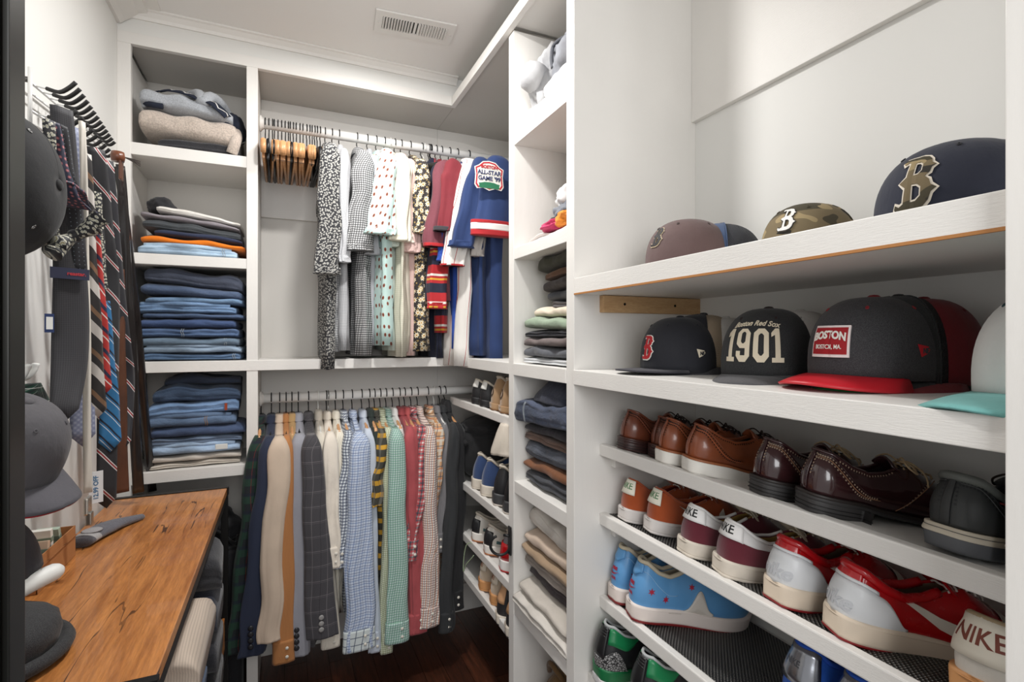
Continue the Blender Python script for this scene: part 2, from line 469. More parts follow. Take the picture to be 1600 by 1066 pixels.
def slant_shelf(x0, y0, y1, z, mat_=True, th=.018, trim=.030):
    x1 = XR-.003
    V = []
    for y_ in (y0, y1):
        V += [(x0+.018, y_, z-.006), (x1, y_, z-.006-(x1-x0-.018)*tl), (x1, y_, z-.006-(x1-x0-.018)*tl-th), (x0+.018, y_, z-.006-th)]
    F = [(0,1,5,4),(1,2,6,5),(2,3,7,6),(3,0,4,7),(0,3,2,1),(4,5,6,7)]
    s = put('shoe_shelf', (V, F), WH, ru, smooth=False)
    put('front_trim', box(x0, x0+.018, y0, y1, z-trim, z, .003), WH, s, smooth=False)
    return s
def mat_mesh(x0, x1, y0, y1, z):
    """open grid drawer liner: bars with real holes"""
    V = []; F = []; p = .0088; nx = int((x1-x0)/p); ny = int((y1-y0)/p)
    return nx, ny, p
MATM = None
def liner(shelf, y0, y1, x0, z):
    t = NT('ribbed_liner'); o = t.obj(); sp = t.n.new('ShaderNodeSeparateXYZ'); t.L(o, sp.inputs[0])
    P = .0085
    u = t.math('MULTIPLY', sp.outputs[0], 2*PI/P); v = t.math('MULTIPLY', sp.outputs[1], 2*PI/P)
    h = t.math('MULTIPLY', t.math('SINE', u), t.math('SINE', v))
    hole = t.math('GREATER_THAN', h, .62)
    col = t.mix(hole, rgb(22,22,23), rgb(150,147,142))
    m = t.fin(col, .45, t.bump(h, .9, .003))
    xa, xb = x0+.024, XR-.012
    V = []
    for y_ in (y0+.01, y1-.008):
        for xx in (xa, xb):
            zz = z-.006-(xx-x0-.018)*tl
            V += [(xx, y_, zz+.003), (xx, y_, zz+.0004)]
    F = [(0,2,6,4),(1,5,7,3),(0,4,5,1),(2,3,7,6),(0,1,3,2),(4,6,7,5)]
    put('shelf_liner', (V, F), m, shelf, smooth=False, label='black open-weave non-slip liner')
for i, (z, x0) in enumerate(zip(SHZ, SHX)):
    s = slant_shelf(x0, -.02, P2[0], z)
    if i in (1, 2): liner(s, -.02, P2[0], x0, z)
    put('support_cleat', box(x0+.035, XR, P2[0]-.018, P2[0], z-.062, z-.030-.004, .002), WH, s, smooth=False)
for z, y1 in ((H-.255, 2.16), (H-.585, YB), (H-.79, YB), (H-.945, YB)):
    slant_shelf(XF+.005, P1[1], y1-.003, z)
# rods
for nm, z, lb in (('closet_rod', H+.826, 'white round hanging rod in the upper bay'), ('closet_rod', H-.232, 'white round hanging rod in the lower bay')):
    r_ = thing(nm, lb, 'rod', (PB[1], 2.19, z))
    put('pole', lathe([(.0185,.002),(.0185, 1.13)], 28, 'x'), plain(238,237,234,.35), r_)
    put('flange', lathe([(.030,0.0005),(.030,.006),(.021,.012),(.021,.016)], 28, 'x'), WH, r_)
    if z < H: r_.children[0].scale = (.93,1,1)
# ceiling vent
vx, vy = .455, 1.50
def at_ceiling(px, py, z=ZC):
    d = (z-H)*FPX/(529-py); lat = (px-802)/FPX*d
    return d*SY+lat*CY, d*CY-lat*SY
c4 = [at_ceiling(*p) for p in ((587,12),(713,38),(706,70),(581,46))]
cx_ = sum(p[0] for p in c4)/4; cy_ = sum(p[1] for p in c4)/4
vw = math.hypot(c4[1][0]-c4[0][0], c4[1][1]-c4[0][1]); vh = math.hypot(c4[3][0]-c4[0][0], c4[3][1]-c4[0][1])
va = math.atan2(c4[1][1]-c4[0][1], c4[1][0]-c4[0][0])
vt = thing('ceiling_vent', 'white louvred air vent set in the ceiling', 'vent', (cx_, cy_, ZC), (0,0,va))
VM = plain(226,224,220,.45)
W2, H2 = vw/2, vh/2
fr = join(box(-W2,W2,-H2,-H2*.55,-.006,-.0005), box(-W2,W2,H2*.55,H2,-.006,-.0005), box(-W2,-W2*.82,-H2*.55,H2*.55,-.006,-.0005), box(W2*.82,W2,-H2*.55,H2*.55,-.006,-.0005), box(-W2*.03,W2*.03,-H2*.55,H2*.55,-.006,-.0005))
put('frame', fr, VM, vt, smooth=False)
put('duct_shade', box(-W2*.84,W2*.84,-H2*.57,H2*.57,-.0022,-.0006), plain(60,57,54,.9), vt, smooth=False)  # dark sheet standing in for the shade inside the duct
for half in (-1, 1):
    for k in range(11):
        xx = half*(W2*.06+(k+.5)*W2*.76/11)
        g = box(-.0012, .0012, -H2*.54, H2*.54, -.0045, .0045)
        V = np.array(g[0]); a = R(38)*half; X = V[:,0]*cos(a)-V[:,2]*sin(a); Z = V[:,0]*sin(a)+V[:,2]*cos(a)
        V[:,0] = X+xx; V[:,2] = Z*.7-.006
        put('slat', (V, g[1]), VM, vt, smooth=False)
for sx in (-1, 1): put('screw', lathe([(.003,-.0075),(.003,-.006)], 10, 'z', (sx*W2*.91,0,0)), VM, vt)
# door at the left edge (dark glossy metal edge)
dr = struct('door_1', join(box(-.32, -.178, .455, .475, 0, 2.2), ), plain(26,25,24,.22,.6))
gl = plain(150,148,140,.28,.9)
for xa, xb, ya, m_ in ((-.2215,-.1866,.447,plain(72,70,64,.3,.85)), (-.1862,-.1815,.444,plain(10,10,10,.4,.2)), (-.1810,-.1726,.440,plain(96,92,84,.3,.9)), (-.1722,-.1680,.452,plain(30,30,28,.3,.7))):
    put('edge_reflection_strip', box(xa, xb, ya, .476, 0, 2.2, .001), m_, dr, smooth=False)  # strip tones paint in the bands reflected by the dark glossy edge
# ================= caps =================
def b_logo():
    """serif, spurred letter B: outer outline and two counters, about 1 high"""
    o = [(-.36,.50),(.10,.50),(.26,.46),(.34,.38),(.36,.30),(.46,.24),(.37,.20),(.34,.10),(.24,.03),(.34,-.04),(.38,-.14),(.50,-.20),(.39,-.26),(.34,-.38),(.24,-.46),(.08,-.50),(-.36,-.50),
         (-.42,-.44),(-.40,-.38),(-.30,-.42),(-.20,-.38),(-.18,-.12),(-.34,-.02),(-.18,.08),(-.18,.38),(-.26,.43),(-.36,.38),(-.42,.44)]
    c1 = [(-.04,.36),(.08,.36),(.16,.30),(.16,.16),(.08,.09),(-.04,.09)]
    c2 = [(-.04,-.08),(.08,-.08),(.18,-.15),(.18,-.30),(.08,-.37),(-.04,-.37)]
    return [[(a*.92, b) for a, b in q] for q in (o, c1, c2)]
def grow(pts, d):
    """push an outline outward by d"""
    n = len(pts); out = []
    A = sum(pts[i][0]*pts[(i+1)%n][1]-pts[(i+1)%n][0]*pts[i][1] for i in range(n)); sg = -1 if A < 0 else 1
    for i in range(n):
        a = np.array(pts[i-1]); b = np.array(pts[i]); c = np.array(pts[(i+1)%n])
        e1 = (b-a)/np.linalg.norm(b-a); e2 = (c-b)/np.linalg.norm(c-b)
        n1 = np.array([e1[1], -e1[0]])*sg; n2 = np.array([e2[1], -e2[0]])*sg; m = n1+n2; m /= max(np.linalg.norm(m), .5)
        out.append(tuple(b+m*d))
    return out
class Crown:
    def __init__(s, a=.100, b=.082, h=.125, stiff=1.0):
        s.a, s.b, s.h, s.st = a, b, h, stiff
    def pt(s, phi, v, off=0.):
        """phi: 0 = front, v: 0 = rim, 1 = top"""
        fr = max(0, cos(phi))
        e = .70-.12*fr*s.st                      # fuller front
        t = v*PI/2
        r = max(cos(t), 0)**e; z = sin(t)**(.88)
        bulge = 1+.035*sin(PI*min(v*1.3, 1))
        seam = 1
        for k in range(6):
            d = abs((phi-PI/6*0-k*PI/3+PI) % (2*PI)-PI)
            seam -= .010*math.exp(-(d/.028)**2)*min(1, (1-v)*6)
        x = s.a*r*cos(phi)*bulge*seam; y = s.b*r*sin(phi)*bulge*seam
        return Vector((x, y, s.h*z))
    def P(s, phi, v, off=0.):
        p = s.pt(phi, v)
        if off:
            e = .01; n = (s.pt(phi+e, v)-s.pt(phi-e, v)).cross(s.pt(phi, min(v+e,.99))-s.pt(phi, max(v-e,0)))
            if n.length > 0: p = p+n.normalized()*off
        return p
    def shell(s, p0, p1, v0=0, v1=1, n=48, m=16, off=0., th=.0022):
        full = abs(p1-p0) > 2*PI-.01
        G = np.zeros((n+1, m+1, 3)); U = np.zeros((n+1, m+1, 2))
        for i in range(n+1):
            ph = p0+(p1-p0)*i/n
            for j in range(m+1):
                v = v0+(v1-v0)*j/m; v = min(v, .995)
                G[i,j] = s.P(ph, v, off); U[i,j] = (ph*.09, v*.15)
        return solid(G, U, th)
    def decal(s, g, phi0, v0, off=.0008, sgn=1):
        """wrap flat artwork (metres, x right, y up, z depth) on the crown"""
        V, F = subdiv(g, .006) if np.ptp(np.asarray(g[0])[:,1]) > .012 else g; out = []
        for x, y, z in V:
            ph = phi0+x/s.a*.98; v = v0+y/(s.h*1.28)
            out.append(tuple(s.P(ph, v, off+max(0, z))))
        return out, F
def brim_geo(cr, ext=.070, half=R(62), drop=.012, th=.0035, flat=False, z0=.004):
    n, m = 28, 8; G = np.zeros((n+1, m+1, 3)); U = np.zeros((n+1, m+1, 2))
    for i in range(n+1):
        ph = -half+2*half*i/n
        for j in range(m+1):
            q = j/m; base = cr.pt(ph, .0); ye = base.y*(1+.10*q)
            prof = ext*max(0, 1-(abs(ph)/half)**3.2)**.62
            x = base.x-.004+(prof+.004)*q; y = ye
            z = z0-drop*(y/cr.b)**2*(.35+.65*q) - (0 if flat else .010*q*q)
            G[i,j] = (x, y, z); U[i,j] = (y, x)
    return solid(G, U, th)
def cap(name, label, loc, face, cr, mcrown, mbrim=None, mback=None, split=R(88), button=None, group='baseball caps on the cap shelves', flat=False, tilt=(0,0), drop=.010, eyelets=True, munder=None, sweat=None, bill=True, ext=.07):
    t = thing(name, label, 'cap', loc, (tilt[0], tilt[1], face), group)
    if mback is None:
        put('crown', cr.shell(-PI, PI, n=72), mcrown, t)
    else:
        put('crown', cr.shell(-split, split, n=40), mcrown, t)
        put('mesh_back', cr.shell(split, 2*PI-split, .0, .98, n=40, off=-.0012), mback, t)
        put('seam_tape', join(tube([cr.P(split, v, .0006) for v in np.linspace(0,.97,14)], .0014, 6), tube([cr.P(-split, v, .0006) for v in np.linspace(0,.97,14)], .0014, 6)), mcrown, t)
    if bill:
        put('brim', brim_geo(cr, drop=drop, flat=flat, ext=ext), mbrim or mcrown, t)
        if munder: put('under_brim', move(brim_geo(cr, drop=drop, flat=flat, th=.002, ext=ext-.001), (0,0,-.0036)), munder, t)
    top = cr.h*1.0
    put('button', lathe([(.0095,-.003),(.0092,.001),(.006,.0036),(.0001,.0044)], 18, 'z', (0,0,top)), button or mcrown, t)
    if eyelets:
        for k in range(6):
            if mback is not None and k not in (0, 5): continue
            ph = PI/6+k*PI/3; V, F = lathe([(.0042,0),(.0042,.0012),(.0026,.0016),(.0016,.0002)], 12)
            put('eyelet', cr.decal((np.asarray(V), F), ph, .62, .0), button or mcrown, t)
    put('sweatband', cr.shell(-PI, PI, 0, .10, n=40, m=2, off=-.003, th=.001), sweat or plain(20,20,22,.8), t)
    return t
def twill(r, g, b, **k): return fabric(r, g, b, rough=.85, weave=1200, wr=.35, **k)
def mesh_mat(r, g, b, hole=(30,30,30), P=.0032):
    key = ('meshmat', r, g, b)
    if key in _mc: return _mc[key]
    t = NT('cap_mesh'); sp = t.n.new('ShaderNodeSeparateXYZ'); t.L(t.uv(), sp.inputs[0])
    h = t.math('MULTIPLY', t.math('SINE', t.math('MULTIPLY', sp.outputs[0], 2*PI/P)), t.math('SINE', t.math('MULTIPLY', sp.outputs[1], 2*PI/P)))
    k = t.math('GREATER_THAN', h, .25)
    _mc[key] = t.fin(t.mix(k, rgb(r,g,b), rgb(*hole)), .7, t.bump(h, .8, .001)); return _mc[key]
WHT = plain(235,232,224,.6); RED = plain(176,24,34,.6); BLK = plain(22,22,24,.7)
CRM = fabric(222,210,186)
def logoB(t, cr, h, phi, v, outer, inner, edge=None):
    sp = b_logo(); S = lambda pts, k=h: [(a*k, b*k) for a, b in pts]
    holes = [grow(q, -.035) for q in sp[1:]]
    g = shape2d([S(grow(sp[0], .05))]+[S(q) for q in holes], .0006)
    put('logo_border', cr.decal(g, phi, v, .0010), outer, t, smooth=False)
    g = shape2d([S(q) for q in sp], .0006)
    put('logo_letter', cr.decal(g, phi, v, .0022), inner, t, smooth=False)
def flag(h):   # small woven flag mark on the side of a cap
    o = [(-.75,.5),(.62,.28),(.80,-.02),(.55,-.30),(-.40,-.62)]
    return o
def flag_mark(t, cr, phi, v, h, m1, m2):
    g = shape2d([[(a*h, b*h) for a, b in flag(h)]], .0005); put('side_mark', cr.decal(g, phi, v, .0010), m1, t, smooth=False)
    n_ = text2d('NE', h*.62, .0005, bold=.0004, shear=.2); put('side_letters', cr.decal(n_, phi+.002/cr.a, v-.01, .0018), m2, t, smooth=False)
zs = H-.078+.004; zu = H+.150+.004
GC = 'caps on the middle shelf'; GU = 'caps on the high shelf'
# --- middle shelf
c_navy = twill(28,29,36); c_char = twill(42,41,45, heather=.55); c_blk = twill(25,26,28, heather=.35)
k = Crown(.094,.078,.122)
t = cap('baseball_cap', 'beige mesh backed cap nested behind the navy cap with the red letter B', (.892,.906,zs+.006), R(176), Crown(.094,.074,.124), c_navy, None, mesh_mat(196,176,150,(160,140,118)), group=GC, split=R(62), button=c_navy)
cr2 = Crown(.094,.074,.124)
put('side_letters', cr2.decal(text2d('47', .016, .0005, bold=.0006, shear=.25), R(92), .30, .001), BLK, t, smooth=False)
put('adjuster_tag', box(-.075,-.045,.073,.075,.002,.026), plain(214,216,222,.5), t, smooth=False)
t = cap('baseball_cap', 'navy flat brimmed cap with a red letter B edged in white', (.826,.910,zs), R(180), k, c_navy, twill(44,42,50), group=GC, flat=True, drop=.004)
logoB(t, k, .046, 0, .27, WHT, RED); flag_mark(t, k, R(82), .20, .014, CRM, c_navy)
t = cap('baseball_cap', 'white backed cap nested behind the black 1901 cap', (.930,.690,zs+.006), R(196), Crown(.094,.074,.122), fabric(206,203,198), c_char, group=GC)
t = cap('baseball_cap', 'white backed cap tucked furthest behind the beige mesh cap', (.940,.885,zs+.006), R(180), Crown(.092,.07,.116), fabric(206,203,198), c_char, group=GC)
k = Crown(.098,.084,.132)
t = cap('baseball_cap', 'black cap with cream number 1901 in block figures', (.862,.706,zs), R(203), k, c_blk, twill(58,57,60, heather=.6), group=GC, drop=.012, ext=.080, button=plain(44,30,30,.7))
def block_digit(ch, w_, h_, s_, x0):
    W, Hh, c = w_/2, h_/2, w_*.28
    oc = lambda a, b, k: [(-a+k,-b),(a-k,-b),(a,-b+k),(a,b-k),(a-k,b),(-a+k,b),(-a,b-k),(-a,-b+k)]
    sh = lambda P, dx=0, dy=0: [(x+x0+dx, y+dy) for x, y in P]
    if ch == '0': return [sh(oc(W, Hh, c)), sh(oc(W-s_, Hh-s_, c*.45))]
    if ch == '1': return [sh([(-W*.75,-Hh),(W*.75,-Hh),(W*.75,-Hh+s_*.7),(s_*.5,-Hh+s_*.7),(s_*.5,Hh),(-s_*.4,Hh),(-W*.8,Hh-s_*.9),(-W*.8,Hh-s_*1.7),(-s_*.5,Hh-s_*1.3),(-s_*.5,-Hh+s_*.7),(-W*.75,-Hh+s_*.7)])]
    o = [(-W+c,-Hh),(W-c,-Hh),(W,-Hh+c),(W,Hh-c),(W-c,Hh),(-W+c,Hh),(-W,Hh-c),(-W,-.02*Hh),(-W+c,-.02*Hh-c*.8),(W-s_,-.02*Hh-c*.8),(W-s_,-Hh+s_),(-W+s_,-Hh+s_),(-W+s_,-Hh+s_*1.7),(-W,-Hh+s_*1.7),(-W,-Hh+c)]
    return [sh(o), sh([(x, y+Hh*.40) for x, y in oc(W-s_, Hh*.40-.0005, c*.4)])]
for ch, x0 in (('1',-.052),('9',-.020),('0',.018),('1',.050)):
    put('numeral', k.decal(shape2d(block_digit(ch, .030, .056, .0095, x0), .0010), .0, .29, .0010), CRM, t, smooth=False)
g = text2d('Boston Red Sox', .0170, .0006, bold=.0004, shear=.45); V = g[0].copy(); V[:,1] -= (V[:,0]/.06)**2*.006
put('script_lettering', k.decal((V, g[1]), 0, .53, .0010), CRM, t, smooth=False)
# nested pile behind the patch cap
mr = fabric(112,20,28)
t = cap('baseball_cap', 'dark red cap at the far right of the nested trio', (.952,.488,zs+.004), R(184), Crown(.094,.078,.134), mr, fabric(120,30,36), group=GC, drop=.014, button=mr)
k = Crown(.100,.080,.136)
t = cap('baseball_cap', 'black mesh cap with green under brim between the grey and the dark red caps', (.912,.503,zs+.006), R(180), k, c_blk, c_blk, mesh_mat(20,20,21,(8,8,8)), group=GC, split=R(70), munder=fabric(30,120,62), drop=.014)
k = Crown(.104,.085,.128)
t = cap('baseball_cap', 'charcoal cap with red brim and red BOSTON patch', (.868,.515,zs+.012), R(179), k, c_char, plain(186,24,38,.45), group=GC, button=plain(140,40,46,.7), drop=.012)
def rrect(w_, h_, r, n=5):
    out = []
    for cx0, cy0, a0 in ((w_/2-r, h_/2-r, 0), (-w_/2+r, h_/2-r, 90), (-w_/2+r, -h_/2+r, 180), (w_/2-r, -h_/2+r, 270)):
        for i in range(n+1): a = R(a0+90*i/n); out.append((cx0+r*cos(a), cy0+r*sin(a)))
    return out
def grid_patch(cr, w_, h_, phi, v, off, th):
    G = np.zeros((11, 6, 3))
    for i in range(11):
        for j in range(6):
            G[i,j] = cr.P(phi+(-w_/2+w_*i/10)/cr.a, v+(-h_/2+h_*j/5)/(cr.h*1.28), off)
    return solid(G, None, th)
put('patch_border', grid_patch(k, .070, .043, -.02, .27, .0040, .004), plain(238,226,224,.6), t, smooth=False)
put('patch', grid_patch(k, .063, .036, -.02, .27, .0048, .002), plain(160,16,28,.7), t, smooth=False)
g = text2d('BOSTON', .0150, .0006, bold=.0006); V = g[0].copy(); V[:,1] -= (V[:,0]/.028)**2*.003-.002
put('patch_word', k.decal((V, g[1]), -.02, .30, .0052), WHT, t, smooth=False)
put('patch_small_word', k.decal(text2d('BOSTON, MA.', .0078, .0005, bold=.0001), -.02, .215, .0052), WHT, t, smooth=False)
flag_mark(t, k, R(78), .20, .014, plain(200,30,44,.6), c_char)
k = Crown(.102,.086,.130)
wm = fabric(226,228,226, weave=500)
t = cap('baseball_cap', 'white cap with teal brim and dark ring emblem at the right end', (.842,.275,zs+.004), R(170), k, wm, fabric(110,170,166), group=GC, button=plain(40,70,74,.6), drop=.016, ext=.092, eyelets=True)
# ring emblem
a = [(.030*cos(q), .030*sin(q)) for q in np.linspace(0,2*PI,40)[:-1]]; b_ = [(.0265*cos(q), .0265*sin(q)) for q in np.linspace(0,2*PI,40)[:-1]]
put('ring_emblem', k.decal(shape2d([a, b_], .0012), .40, .36, .001), plain(38,52,58,.6), t, smooth=False)
put('emblem_bar', k.decal(shape2d([[(-.003,-.017),(.003,-.017),(.002,.017),(-.001,.017)]], .0012), .40, .36, .001), plain(38,52,58,.6), t, smooth=False)
# --- high shelf
k = Crown(.102,.088,.118, .3)
t = cap('baseball_cap', 'black and blue mesh cap nested behind the faded brown cap', (.935,.893,zu), R(176), Crown(.100,.078,.112,.3), twill(70,88,120), None, mesh_mat(40,42,50,(90,92,98)), split=R(62), group=GU, button=BLK)
t = cap('baseball_cap', 'faded brown cap with a dark letter B', (.855,.915,zu), R(182), k, twill(96,76,74), group=GU, button=twill(70,56,54))
logoB(t, k, .044, .0, .40, plain(196,178,150,.7), plain(34,30,32,.7))
def camo():
    t = NT('camouflage'); o = t.obj(); col = rgb(120,106,80)
    for i, (c, th_) in enumerate(((( 72,66,50), .53), ((160,142,106), .60), ((50,46,40), .66))):
        col = t.mix(t.math('GREATER_THAN', t.noise(o, 17+i*4, 1, .3, vec=(1+i*.2,.7,1.6)), th_), col, rgb(*c))
    return t.fin(col, .9, t.bump(t.noise(o, 900, 1), .3, .0006))
k = Crown(.098,.080,.108,.3); cm = camo()
t = cap('baseball_cap', 'camouflage cap with a white letter B', (.945,.683,zu), R(190), k, cm, None, mesh_mat(170,160,140,(110,104,92)), group=GU, split=R(105), button=cm)
logoB(t, k, .046, .05, .42, plain(60,56,50,.8), plain(236,234,230,.6))
k = Crown(.112,.096,.122,.6); nv = twill(36,40,56)
t = cap('baseball_cap', 'navy cap with a camouflage letter B and white edge, at the right end', (.885,.408,zu), R(178), k, nv, None, twill(26,30,44), group=GU, split=R(100), button=twill(30,30,36))
logoB(t, k, .068, .03, .29, plain(232,222,206,.6), camo())
# ================= shoes =================
_hs = spline([(0,0),(.004,.018),(.020,.030),(.048,.034),(.085,.032),(.125,.034),(.165,.042),(.205,.050),(.240,.048),(.270,.038),(.290,.022),(.299,.010),(.300,0)], 120)
_seg = np.r_[0, np.cumsum(np.hypot(*np.diff(_hs, axis=0).T))]; _tot = _seg[-1]
def foot(t, k=1.0):
    """t in [-1,1]: 0 = back of heel, +-1 = toe tip"""
    s = abs(t)*_tot; x = np.interp(s, _seg, _hs[:,0]); y = np.interp(s, _seg, _hs[:,1])
    y = y*k*(1 if t >= 0 else -1)
    return x, y
def lerp_tab(tab, x): return float(np.interp(x, [q[0] for q in tab], [q[1] for q in tab]))
def sm(a, b, x): q = min(max((x-a)/(b-a), 0), 1); return q*q*(3-2*q)
RIMZ = {'dress': [(0,.066),(.02,.064),(.055,.050),(.085,.046),(.115,.056),(.140,.070),(.165,.072),(.20,.062),(.225,.052),(.26,.042),(.285,.030),(.30,.024)],
        'low':   [(0,.074),(.018,.072),(.05,.056),(.08,.048),(.11,.054),(.140,.070),(.170,.078),(.20,.066),(.225,.054),(.26,.044),(.285,.034),(.30,.026)],
        'mid':   [(0,.098),(.018,.100),(.045,.082),(.075,.074),(.10,.084),(.130,.104),(.155,.102),(.19,.078),(.225,.058),(.26,.048),(.285,.036),(.30,.026)]}
RIMK = [(0,.55),(.02,.74),(.06,.74),(.09,.70),(.13,.52),(.16,.32),(.19,.16),(.215,.02),(.225,0),(.30,0)]
class Shoe:
    def __init__(s, kind, w=1.0, sole=.025, L=1.0):
        s.kind, s.w, s.sole, s.L = kind, w, sole, L
        s.tab = RIMZ[kind]
    def z0(s, x): return s.sole if s.kind != 'dress' else s.sole-.004*sm(.07,.12,x)
    def pt(s, t, v):
        x, y = foot(t, s.w*.97); x = x*.992+.001
        kx = lerp_tab(RIMK, x); z0 = s.z0(x)-.001; zr = z0+lerp_tab(s.tab, x)
        q = sm(.12, .22, x)
        tx = x if x > .02 else x+.006*(1-x/.02)
        tx = min(tx, .268+.02*0) if x > .268 else tx
        ty = y*kx
        if s.kind == 'mid': tx += .004*(1-q)
        f = (1-q)*(v**1.7)+q*(1-cos(v*PI/2))
        g = (1-q)*v+q*sin(v*PI/2)**.85
        bul = .0045*sin(PI*min(1, v*1.15))*(1 if v < .87 else .3)
        nx, ny = (y*.0, 1 if y > 0 else -1)
        px = x+(tx-x)*f; py = y+(ty-y)*f
        # bulge along footprint normal
        h = 1e-3; x1, y1 = foot(min(t+h,1), s.w); x2, y2 = foot(max(t-h,-1), s.w)
        dx, dy = x1-x2, y1-y2; l = math.hypot(dx, dy) or 1
        px += -(-dy/l)*-bul*-1*-1 if False else (-dy/l)*bul
        py += (dx/l)*bul
        # pinch at heel counter top
        return Vector((px*s.L, py, z0+(zr-z0)*g))
    def P(s, t, v, off=0.):
        p = s.pt(t, v)
        if off:
            e = .006; a = s.pt(min(t+e,1), v)-s.pt(max(t-e,-1), v); b = s.pt(t, min(v+.03,1))-s.pt(t, max(v-.03,0)); n = a.cross(b)
            if n.length > 1e-12:
                n.normalize()
                r = p-Vector((min(max(p.x, .05), .26)*s.L, 0, s.sole+.01)); r.z *= .4 if p.x < .15 else 1.5
                if n.dot(r) < 0: n = -n
                p = p+n*off
        return p
    def vof(s, t, z):
        lo, hi = 0, 1
        for _ in range(14):
            m = (lo+hi)/2
            if s.pt(t, m).z-s.sole < z: lo = m
            else: hi = m
        return (lo+hi)/2
    def decal(s, g, s0=0., z0=0., off=.001):
        """artwork x = metres along the outline from the heel centre (towards +y side), y = height above the sole"""
        V, F = g; out = []
        for x, y, z in V:
            t = (x+s0)/_tot; out.append(tuple(s.P(t, s.vof(t, y+z0), off+max(0,z))))
        return out, F
    def upper(s, n=72, m=12):
        G = np.zeros((2*n+1, m+1, 3)); U = np.zeros((2*n+1, m+1, 2))
        for i in range(2*n+1):
            t = (i-n)/n
            for j in range(m+1): G[i,j] = s.pt(t, j/m); U[i,j] = (t*_tot, j/m*.06)
        return solid(G, U, -.0025)
    def band(s, t0, t1, lo, hi, off=.0014, th=.0016, n=30, m=6):
        G = np.zeros((n+1, m+1, 3)); U = np.zeros((n+1, m+1, 2))
        for i in range(n+1):
            t = t0+(t1-t0)*i/n; a = lo(t) if callable(lo) else lo; b = hi(t) if callable(hi) else hi
            for j in range(m+1): G[i,j] = s.P(t, a+(b-a)*j/m, off); U[i,j] = (t*_tot, j/m*.03)
        return solid(G, U, th)
    def sole_geo(s, z0, z1, k0=1.03, k1=1.03, arch=0., x0=0., x1=.30, n=80, grow_=.002):
        """closed slab following the footprint; z0/z1 may be functions of x"""
        f0 = z0 if callable(z0) else (lambda x: z0); f1 = z1 if callable(z1) else (lambda x: z1)
        ring = []
        for i in range(n):
            t = -1+2*i/n; x, y = foot(t, s.w); 
            cx = .15; X = x+(x-cx)*grow_/.15; Y = y+math.copysign(grow_, y) if abs(y) > .004 else y*1.3
            ring.append((min(max(X, x0), x1), Y))
        V = []; zl = [0,.15,.85,1]; kl = [k0-.012, k0, k1, k1-.012]
        for q, kk in zip(zl, kl):
            for X, Y in ring:
                a, b = f0(X), f1(X); V.append(((.13+(X-.13)*(1+(kk-1)*.4))*s.L, Y*kk, a+(b-a)*q))
        F = []
        for i in range(3):
            for k in range(n): F.append((i*n+k, i*n+(k+1)%n, (i+1)*n+(k+1)%n, (i+1)*n+k))
        # caps as strips pairing the two sides
        h = n//2
        for base, fl_ in ((0, True), (3*n, False)):
            for k in range(1, h): 
                a, b, c, d = base+k, base+k-1, base+(n-k+1)%n, base+n-k
                q = (a, b, c, d) if b != c else (a, b, d)
                if k == 1: q = (base+1, base+0, base+n-1)
                F.append(q if fl_ else q[::-1])
            F.append((base+h, base+h-1, base+h+1) if fl_ else (base+h+1, base+h-1, base+h))
        return V, F
def lace_set(s, t, mlace, n=5, loops=True):
    """bars across the throat, each end in an eyelet"""
    for i in range(n):
        x = .145+(.208-.145)*i/(n-1); ti = np.interp(x, _hs[:70,0], _seg[:70]/_tot) if False else None
        # find t for this x on the outer side
        j = int(np.argmin(abs(_hs[:100,0]-x))); tt = _seg[j]/_tot
        a = s.P(tt, .93, .001); b = s.P(-tt, .93, .001); mid = (a+b)/2; mid.z += .005
        put('lace', tube([tuple(v) for v in spline([a, (a+mid)/2+Vector((0,0,.003)), mid, (b+mid)/2+Vector((0,0,.003)), b], 12)], .0016, 6), mlace, t)
    if loops:
        x = .150*s.L; j = int(np.argmin(abs(_hs[:100,0]-x))); c = s.P(_seg[j]/_tot, 1.0); c.y = 0; c.z += .006
        pts = []
        for sg in (-1, 1):
            q = [(x,0,c.z),(x-.008,sg*.014,c.z+.007),(x-.012,sg*.030,c.z-.003),(x+.004,sg*.034,c.z-.012),(x+.010,sg*.014,c.z-.002),(x,0,c.z)]
            put('lace_bow', tube([tuple(v) for v in spline(q, 22)], .0015, 6), mlace, t)
            q = [(x,0,c.z),(x+.010,sg*.012,c.z+.002),(x+.022,sg*.030,c.z-.012),(x+.020,sg*.040,c.z-.028)]
            put('lace_end', tube([tuple(v) for v in spline(q, 12)], .0014, 6), mlace, t)
